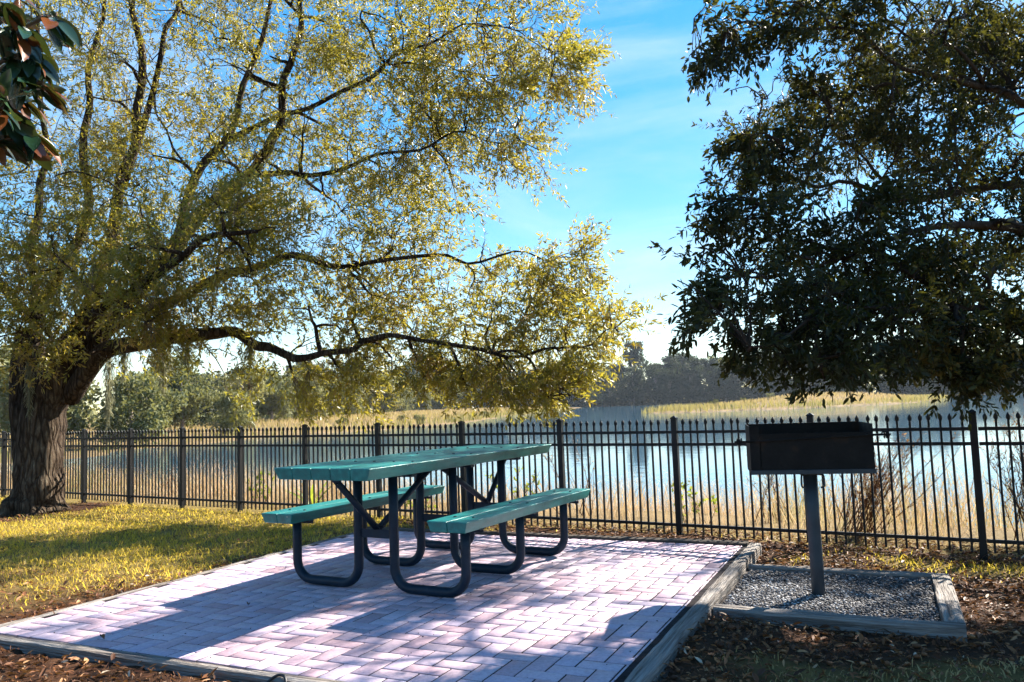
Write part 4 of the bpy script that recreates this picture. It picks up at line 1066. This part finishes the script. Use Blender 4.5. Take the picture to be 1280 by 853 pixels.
# tall bare weed stalks
sp_V, sp_Q = [], []
def shrub(name, x, y, h, nst, lean, mat, label, group, leafy=0, spread=.25, tlo=0, thi=1):
    z0 = float(height(x, y))
    root = empty(name, (x, y, z0)); tag(root, label, 'shrub', group)
    C, D, N, L, Wd = [], [], [], [], []
    sp = Soup()
    for s in range(nst):
        b = np.array([rng.normal(0, spread * .35), rng.normal(0, spread * .35), -.02])
        hh = h * rng.uniform(.55, 1.0)
        tip = b + np.array([rng.normal(lean[0], spread) * hh, rng.normal(lean[1], spread) * hh, hh])
        mid = (b + tip) / 2 + np.array([rng.normal(0, .04), rng.normal(0, .04), .06 * hh])
        pth = spline(np.array([b, mid, tip]), 4)
        sp.tube(pth, np.linspace(.0045, .0013, len(pth)), 4, False)
        for q in range(int(9 * hh / .6)):
            f = rng.uniform(.25, 1); p = pth[min(int(f * (len(pth) - 1)), len(pth) - 1)]
            dd = unit(np.array([rng.normal(), rng.normal(), .9]) + unit(tip - b) * .8)
            ln = rng.uniform(.06, .22) * hh
            sp.tube([p, p + dd * ln * .6, p + dd * ln + np.array([0, 0, .02])], [.0022, .0016, .0009], 3, False)
            for e in range(4 + leafy):
                C.append(p + dd * ln * rng.uniform(.2, 1)); D.append(unit(dd + rng.normal(0, .8, 3))); N.append(rng.normal(size=3)); L.append(rng.uniform(.012, .03) * (1 + .6 * (leafy > 0))); Wd.append(L[-1] * (.3 if not leafy else .5))
    link('stems', sp.mesh('stems'), M['twiggy'], root)
    V_, Q_ = leaf_arrays(np.array(C), np.array(D), np.array(N), np.array(L), np.array(Wd))
    link('leaves', mesh_np('leaves', V_, Q_, False, {'tint': np.repeat(rng.uniform(tlo, thi, len(C)), 2)}), mat, root)
    return root
def fp(t, d): return (F0[0] + FDIR[0] * t + FNRM[0] * d, F0[1] + FDIR[1] * t + FNRM[1] * d)
SG = 'weeds growing behind the fence'
specs = [(.95, .75, .95, 46, (.35, .0), 'twiggy', 'big russet twiggy bush leaning right, behind the fence right of the barbecue', 0), (-.35, .6, 1.05, 46, (.1, .1), 'twiggy', 'tall russet twiggy bush behind the rightmost fence bay', 0),
         (-1.3, .8, .95, 40, (0, 0), 'twiggy', 'russet twiggy bush at the far right edge behind the fence', 0), (1.9, 1.5, .75, 10, (.1, 0), 'reed', 'thin dry weed behind the fence just right of the grill post', 0),
         (3.9, 1.3, .85, 9, (.05, 0), 'reed', 'thin dry weed behind the fence near the end of the right bench', 0), (4.75, 1.1, .55, 9, (0, 0), 'herb', 'fresh yellow-green weed behind the fence right of the picnic table', 3),
         (2.45, .9, .42, 8, (0, 0), 'herb', 'low yellow-green weed behind the fence left of the grill post', 3), (5.6, .55, .34, 9, (0, 0), 'herb', 'low green weed at the fence foot behind the picnic table', 3), (8.6, .8, .45, 10, (0, 0), 'herb', 'green weed behind the fence left of the picnic table', 3), (11.0, 1.2, .5, 10, (0, 0), 'twiggy', 'reddish bare weed behind the fence near the oak', 0)]
for t, d, h, ns, ln, mt, lab, lf in specs:
    x, y = fp(t, d)
    shrub('weed_bush', x, y, h, ns, ln, M[mt], lab, SG, lf, .26)
# a young palm-like plant behind the table
x, y = fp(7.15, .35)
pl = empty('broadleaf_plant', (x, y, float(height(x, y))))
tag(pl, 'young green plant with a few arching blades behind the fence, left of the table', 'plant')
Vm, Qm, Tm = [], [], []
for s in range(9):
    a = s * 2.4 + rng.random(); el = rng.uniform(.5, 1.2); Lf = rng.uniform(.32, .55)
    dirh = np.array([math.cos(a), math.sin(a), 0]); b0 = len(Vm); S = np.array([-math.sin(a), math.cos(a), 0])
    for q in range(8):
        f = q / 7; w = .03 * math.sin(math.pi * min(f * .95 + .05, 1)) + .002
        c = dirh * Lf * f * math.cos(el) * (1 + .3 * f) + np.array([0, 0, Lf * (f * math.sin(el) - .45 * f * f * (1.3 - el)) + .01])
        Vm += [c + S * w + [0, 0, w * .5], c, c - S * w + [0, 0, w * .5]]
    for q in range(7):
        for e in (0, 1): Qm.append([b0 + q * 3 + e, b0 + q * 3 + e + 1, b0 + q * 3 + e + 4, b0 + q * 3 + e + 3]); Tm.append(rng.uniform(.3, 1))
link('leaves', mesh_np('leaves', Vm, Qm, True, {'tint': Tm}), M['herb'], pl)

# marsh grass on the far banks
n = 60000
x = np.concatenate([rng.uniform(-120, 20, n), rng.uniform(15, 125, n // 2)]); y = np.concatenate([rng.uniform(45, 330, n), rng.uniform(125, 250, n // 2)])
hh = height(x, y); sp_ = spit_shape(x, y); s = np.interp(y, SH_Y, SH_X) - x
ok = (hh > LAKE - .12) & (np.abs(x) < .72 * y) & ((sp_ > -.03) | ((s > -1.5) & (s < 70)))
x, y, hh, sp_ = x[ok], y[ok], hh[ok], sp_[ok]; n = len(x)
lo = np.where(sp_ > -.03, 1 - sstep(.05, .42, sp_), 1 - sstep(0, 9, np.interp(y, SH_Y, SH_X) - x))      # water's edge is greener
tn = np.clip(.72 - .50 * lo + rng.normal(0, .12, n) + .4 * (vnoise(x, y, 14, 51) - .5), 0, 1)
tag(blades(np.stack([x, y, hh - .05], 1), rng.uniform(.45, 1.05, n) * (1 + .5 * lo), rng.uniform(.06, .16, n) * np.clip(y / 120, .5, 1.6), rng.uniform(.05, .5, n), tn, 'marsh_grass', M['marsh'], .4), kind='stuff')

# ------------------------------------------------------------------ trees across the water
def far_proto(h, wd, lobes_n, nleaf, ls, seed, bare=0.0, stem=.35):
    r = np.random.default_rng(seed)
    so = Soup()
    so.tube([(0, 0, -.4), (.05 * wd, 0, h * .25), (-.03 * wd, .04 * wd, h * .55), (0, 0, h * .85)], [h * .022 + .05, h * .018 + .03, h * .012, .03], 7)
    L = []
    for k in range(lobes_n):
        zc = h * r.uniform(stem, .92); rad = wd * .5 * (1 - ((zc / h - .55) / .62) ** 2) ** .5 if abs(zc / h - .55) < .6 else wd * .15
        a = r.random() * 6.283; q = rad * r.uniform(.2, .95)
        c = np.array([q * math.cos(a), q * math.sin(a), zc]); L.append((c, wd * r.uniform(.13, .24)))
        so.tube([(0, 0, zc * .62), tuple(c * np.array([.5, .5, 1]) - [0, 0, h * .04]), tuple(c)], [h * .008, h * .005, .015], 4, False)
    tm = so.mesh('trunk'); tm.materials.append(M['farbark'])
    k = r.integers(0, len(L), nleaf)
    cc = np.array([l[0] for l in L])[k]; rr = np.array([l[1] for l in L])[k]
    v = r.normal(size=(nleaf, 3)); v /= np.linalg.norm(v, axis=1)[:, None]
    C = cc + v * (rr * r.random(nleaf) ** .4)[:, None] * np.array([1, 1, .75])
    D = unit(r.normal(size=(nleaf, 3))); N = unit(r.normal(size=(nleaf, 3)) + v)
    Ls = r.uniform(.6, 1.4, nleaf) * ls
    V_, Q_ = leaf_arrays(C, D, N, Ls, Ls * .62)
    lt = r.normal(.5, .22, len(L))
    cm = mesh_np('crown', V_, Q_, False, {'tint': np.repeat(np.clip(lt[k] + r.normal(0, .15, nleaf), 0, 1), 2)})
    return tm, cm
def far_tree(name, proto, mat, x, y, s, label, group, sz=1.0):
    root = empty(name, (x, y, float(height(x, y)) - .1), rng.random() * 6.283)
    root.scale = (s, s, s * sz)
    tag(root, label, 'tree', group)
    t = link('trunk', proto[0], None, root)
    key = proto[1].name + mat.name
    c = link('crown', crowns[(id(proto), mat.name)], None, root)
    return root
protosA = [far_proto(8, 7.5, 28, 4200, .42, 60 + k, stem=.14) for k in range(4)]
protosB = [far_proto(19, 13, 34, 4200, .85, 80 + k, stem=.10) for k in range(4)]
protosP = [far_proto(24, 10, 20, 2600, .85, 90 + k, stem=.55) for k in range(2)]
crowns = {}
for ps, mts in ((protosA, ('farpale', 'fardark')), (protosB, ('fardark', 'farpale')), (protosP, ('fardark',))):
    for p in ps:
        for q, mk in enumerate(mts):
            cm = p[1] if q == 0 else p[1].copy()
            cm.materials.clear(); cm.materials.append(M[mk])
            crowns[(id(p), M[mk].name)] = cm
LG = 'trees on the marshy left shore'; FG = 'trees of the treeline across the lake'
# left shore: nearer ones pale and yellowish, then a grey-green row
for k, (x, y, s) in enumerate([(-36, 62, .95), (-31.5, 66, .75), (-41, 70, 1.1), (-34, 76, .8), (-46, 76, 1.15), (-30, 84, .6), (-51, 88, 1.2), (-38, 92, .9), (-58, 84, 1.2)]):
    far_tree('shore_tree', protosA[k % 4], M['farpale'], x, y, s, 'pale yellow-green bushy tree on the near part of the left shore', LG)
k = 0
for row, (off, smin, smax) in enumerate(((28, .75, 1.1), (40, .9, 1.35))):
    for yy in np.arange(100, 330, 11.5 + row * 3):
        x = float(np.interp(yy, SH_Y, SH_X)) - off * (1 + (yy - 100) / 230) * rng.uniform(.8, 1.15) - 2
        s = rng.uniform(smin, smax) * (1 + (yy - 100) / 260 * .8)
        dk = rng.random() < .18
        far_tree('shore_tree', protosA[k % 4], M['fardark' if dk else 'farpale'], x, yy + rng.normal(0, 2.5), s,
                 'grey-green tree behind the tan marsh on the left shore' if dk else 'pale olive tree behind the tan marsh on the left shore', LG, rng.uniform(.85, 1.1)); k += 1
for row in range(3):
    for xx in np.arange(-150, 330, 7.5 + row * 1.5):
        x = xx + rng.normal(0, 2.2); yb = float(np.interp(x, FAR_X, FAR_Y))
        y = yb + 7 + row * 12 + rng.normal(0, 2.5)
        if abs(x) > .70 * y + 10: continue
        pine = rng.random() < .22 and row > 0
        pr = (protosP if pine else protosB)[int(rng.integers(0, 2 if pine else 4))]
        big = 1.0 if x < 175 else .72
        s = rng.uniform(.72, 1.12) * (1 + .1 * row) * big
        pale = (not pine) and rng.random() < .25
        far_tree('pine_tree' if pine else 'far_tree', pr, M['farpale' if pale else 'fardark'], x, y, s,
                 'tall dark pine rising above the treeline across the lake' if pine else ('paler bare-looking tree in the treeline across the lake' if pale else 'dark hazy tree in the treeline across the lake'), FG, rng.uniform(.9, 1.1))
n = 26000
x = rng.uniform(-160, 340, n); y = np.interp(x, FAR_X, FAR_Y) + rng.uniform(4, 30, n)
zz = height(x, y) + rng.random(n) ** 1.4 * (3.5 + 5 * vnoise(x, y, 9, 61)); tn = np.clip(rng.normal(.4, .2, n) + .4 * (vnoise(x, y, 12, 62) - .5), 0, 1)
x2 = np.concatenate([x, np.interp(np.linspace(100, 330, 9000), SH_Y, SH_X) - rng.uniform(30, 60, 9000) * np.linspace(1, 1.9, 9000)]); y2 = np.concatenate([y, np.linspace(100, 330, 9000)])
z2 = np.concatenate([zz, height(x2[n:], y2[n:]) + rng.random(9000) ** 1.4 * (2.0 + 3 * vnoise(x2[n:], y2[n:], 7, 63))]); tn = np.concatenate([tn, np.clip(rng.normal(.5, .2, 9000), 0, 1)]); n = len(x2)
Ls = rng.uniform(.8, 1.8, n) * np.where(y2 < 300, .6, 1)
for sel, mk in ((np.arange(n) < n - 9000, 'fardark'), (np.arange(n) >= n - 9000, 'farpale')):
    q = int(sel.sum())
    V_, Q_ = leaf_arrays(np.stack([x2, y2, z2], 1)[sel], rng.normal(size=(q, 3)), rng.normal(size=(q, 3)), Ls[sel], Ls[sel] * .7)
    tag(link('undergrowth', mesh_np('undergrowth', V_, Q_, False, {'tint': np.repeat(tn[sel], 2)}), M[mk]), kind='stuff')
for (x, y, s) in [(-13.2, 112, .22), (-22, 102, .20), (-17, 122, .18), (41, 165, .22), (58, 182, .25), (70, 186, .22), (49, 172, .17), (-6, 152, .2), (-31.5, 96, .2)]:
    far_tree('marsh_shrub', protosA[int(rng.integers(0, 4))], M['farpale'], x, y, s, 'small green bush standing in the tan marsh grass', 'bushes in the marsh grass', .9)

# ------------------------------------------------------------------ air, sky, sun, camera
HAZE = 0.0001
if HAZE > 0:
    bm = bmesh.new(); box(bm, 60, 235, 14.0, 820, 640, 36.4)
    hz = link('haze', mesh_bm('haze', bm)); tag(hz, kind='stuff')
    m, nt, out = new_mat('thin_air')
    v = nd(nt, "ShaderNodeVolumePrincipled", Density=HAZE, Anisotropy=0.2)
    v.inputs["Color"].default_value = (0.75, 0.86, 1.0, 1)
    nt.links.new(v.outputs["Volume"], out.inputs["Volume"])
    hz.data.materials.append(m)

SUN_AZ, SUN_EL = 50.0, 36.0         # azimuth clockwise from +Y
w = bpy.data.worlds.new("World"); scene.world = w; w.use_nodes = True
nt = w.node_tree; nt.nodes.clear()
wo = nt.nodes.new("ShaderNodeOutputWorld"); bg = nt.nodes.new("ShaderNodeBackground")
sky = nt.nodes.new("ShaderNodeTexSky"); sky.sky_type = 'NISHITA'; sky.sun_disc = False
sky.sun_elevation = R(SUN_EL); sky.sun_rotation = R(SUN_AZ)
sky.altitude = 0; sky.air_density = 1.0; sky.dust_density = 0.0; sky.ozone_density = 2.0
hs = nd(nt, "ShaderNodeHueSaturation", Hue=0.502, Saturation=1.85, Value=1.0)
gm = nd(nt, "ShaderNodeGamma", Gamma=0.62)
nt.links.new(sky.outputs["Color"], gm.inputs["Color"]); nt.links.new(gm.outputs["Color"], hs.inputs["Color"])
tc = nt.nodes.new("ShaderNodeTexCoord")
mp = nt.nodes.new("ShaderNodeMapping"); mp.inputs["Scale"].default_value = (1.3, 1.3, 5.0); mp.inputs["Rotation"].default_value = (0.12, 0.25, 0.4)
nt.links.new(tc.outputs["Generated"], mp.inputs["Vector"])
cn = noise(nt, 1.9, 8, mp.outputs["Vector"], 0.6, 0.7)
cr = ramp(nt, [(0.46, (0, 0, 0)), (0.74, (1, 1, 1))], cn.outputs["Fac"])
cm_ = nd(nt, "ShaderNodeMath", operation='MULTIPLY'); cm_.inputs[1].default_value = 0.45
nt.links.new(cr.outputs["Color"], cm_.inputs[0])
mixc = nd(nt, "ShaderNodeMixRGB"); mixc.inputs["Color2"].default_value = (2.3, 2.6, 2.9, 1)
nt.links.new(cm_.outputs[0], mixc.inputs["Fac"]); nt.links.new(hs.outputs["Color"], mixc.inputs["Color1"])
nt.links.new(mixc.outputs["Color"], bg.inputs["Color"])
bg.inputs["Strength"].default_value = 0.062
nt.links.new(bg.outputs["Background"], wo.inputs["Surface"])

sl = bpy.data.lights.new("sun", 'SUN'); sl.energy = 2.9; sl.angle = R(0.53); sl.color = (1.0, 0.93, 0.80)
so = bpy.data.objects.new("sun", sl); COL.objects.link(so)
az, el = R(SUN_AZ), R(SUN_EL)
sdir = Vector((math.sin(az) * math.cos(el), math.cos(az) * math.cos(el), math.sin(el)))
so.rotation_euler = sdir.to_track_quat('Z', 'Y').to_euler(); so.location = sdir * 40

cam = bpy.data.cameras.new("camera"); cam.sensor_width = 36.0; cam.lens = 1001.7 / 1280 * 36.0
cam.clip_start = 0.05; cam.clip_end = 5000
co = bpy.data.objects.new("camera", cam); COL.objects.link(co)
p_, r_ = 0.0786487, 0.0340071
fw = Vector((0, math.cos(p_), math.sin(p_))); u0 = Vector((0, -math.sin(p_), math.cos(p_))); rt0 = Vector((1, 0, 0))
rt = math.cos(r_) * rt0 - math.sin(r_) * u0; up = math.sin(r_) * rt0 + math.cos(r_) * u0
mw = Matrix((rt, up, -fw)).transposed().to_4x4(); mw.translation = Vector((0, 0, 1.22904))
co.matrix_world = mw
scene.camera = co

scene.view_settings.view_transform = 'Standard'; scene.view_settings.look = 'None'
scene.view_settings.exposure = 2.9; scene.view_settings.gamma = 1.0; scene.view_settings.use_curve_mapping = False
scene.cycles.max_bounces = 8; scene.cycles.transparent_max_bounces = 8; scene.cycles.volume_bounces = 0
scene.cycles.sample_clamp_indirect = 6.0
scene.cycles.use_denoising = True
scene.cycles.use_adaptive_sampling = True; scene.cycles.adaptive_threshold = 0.02
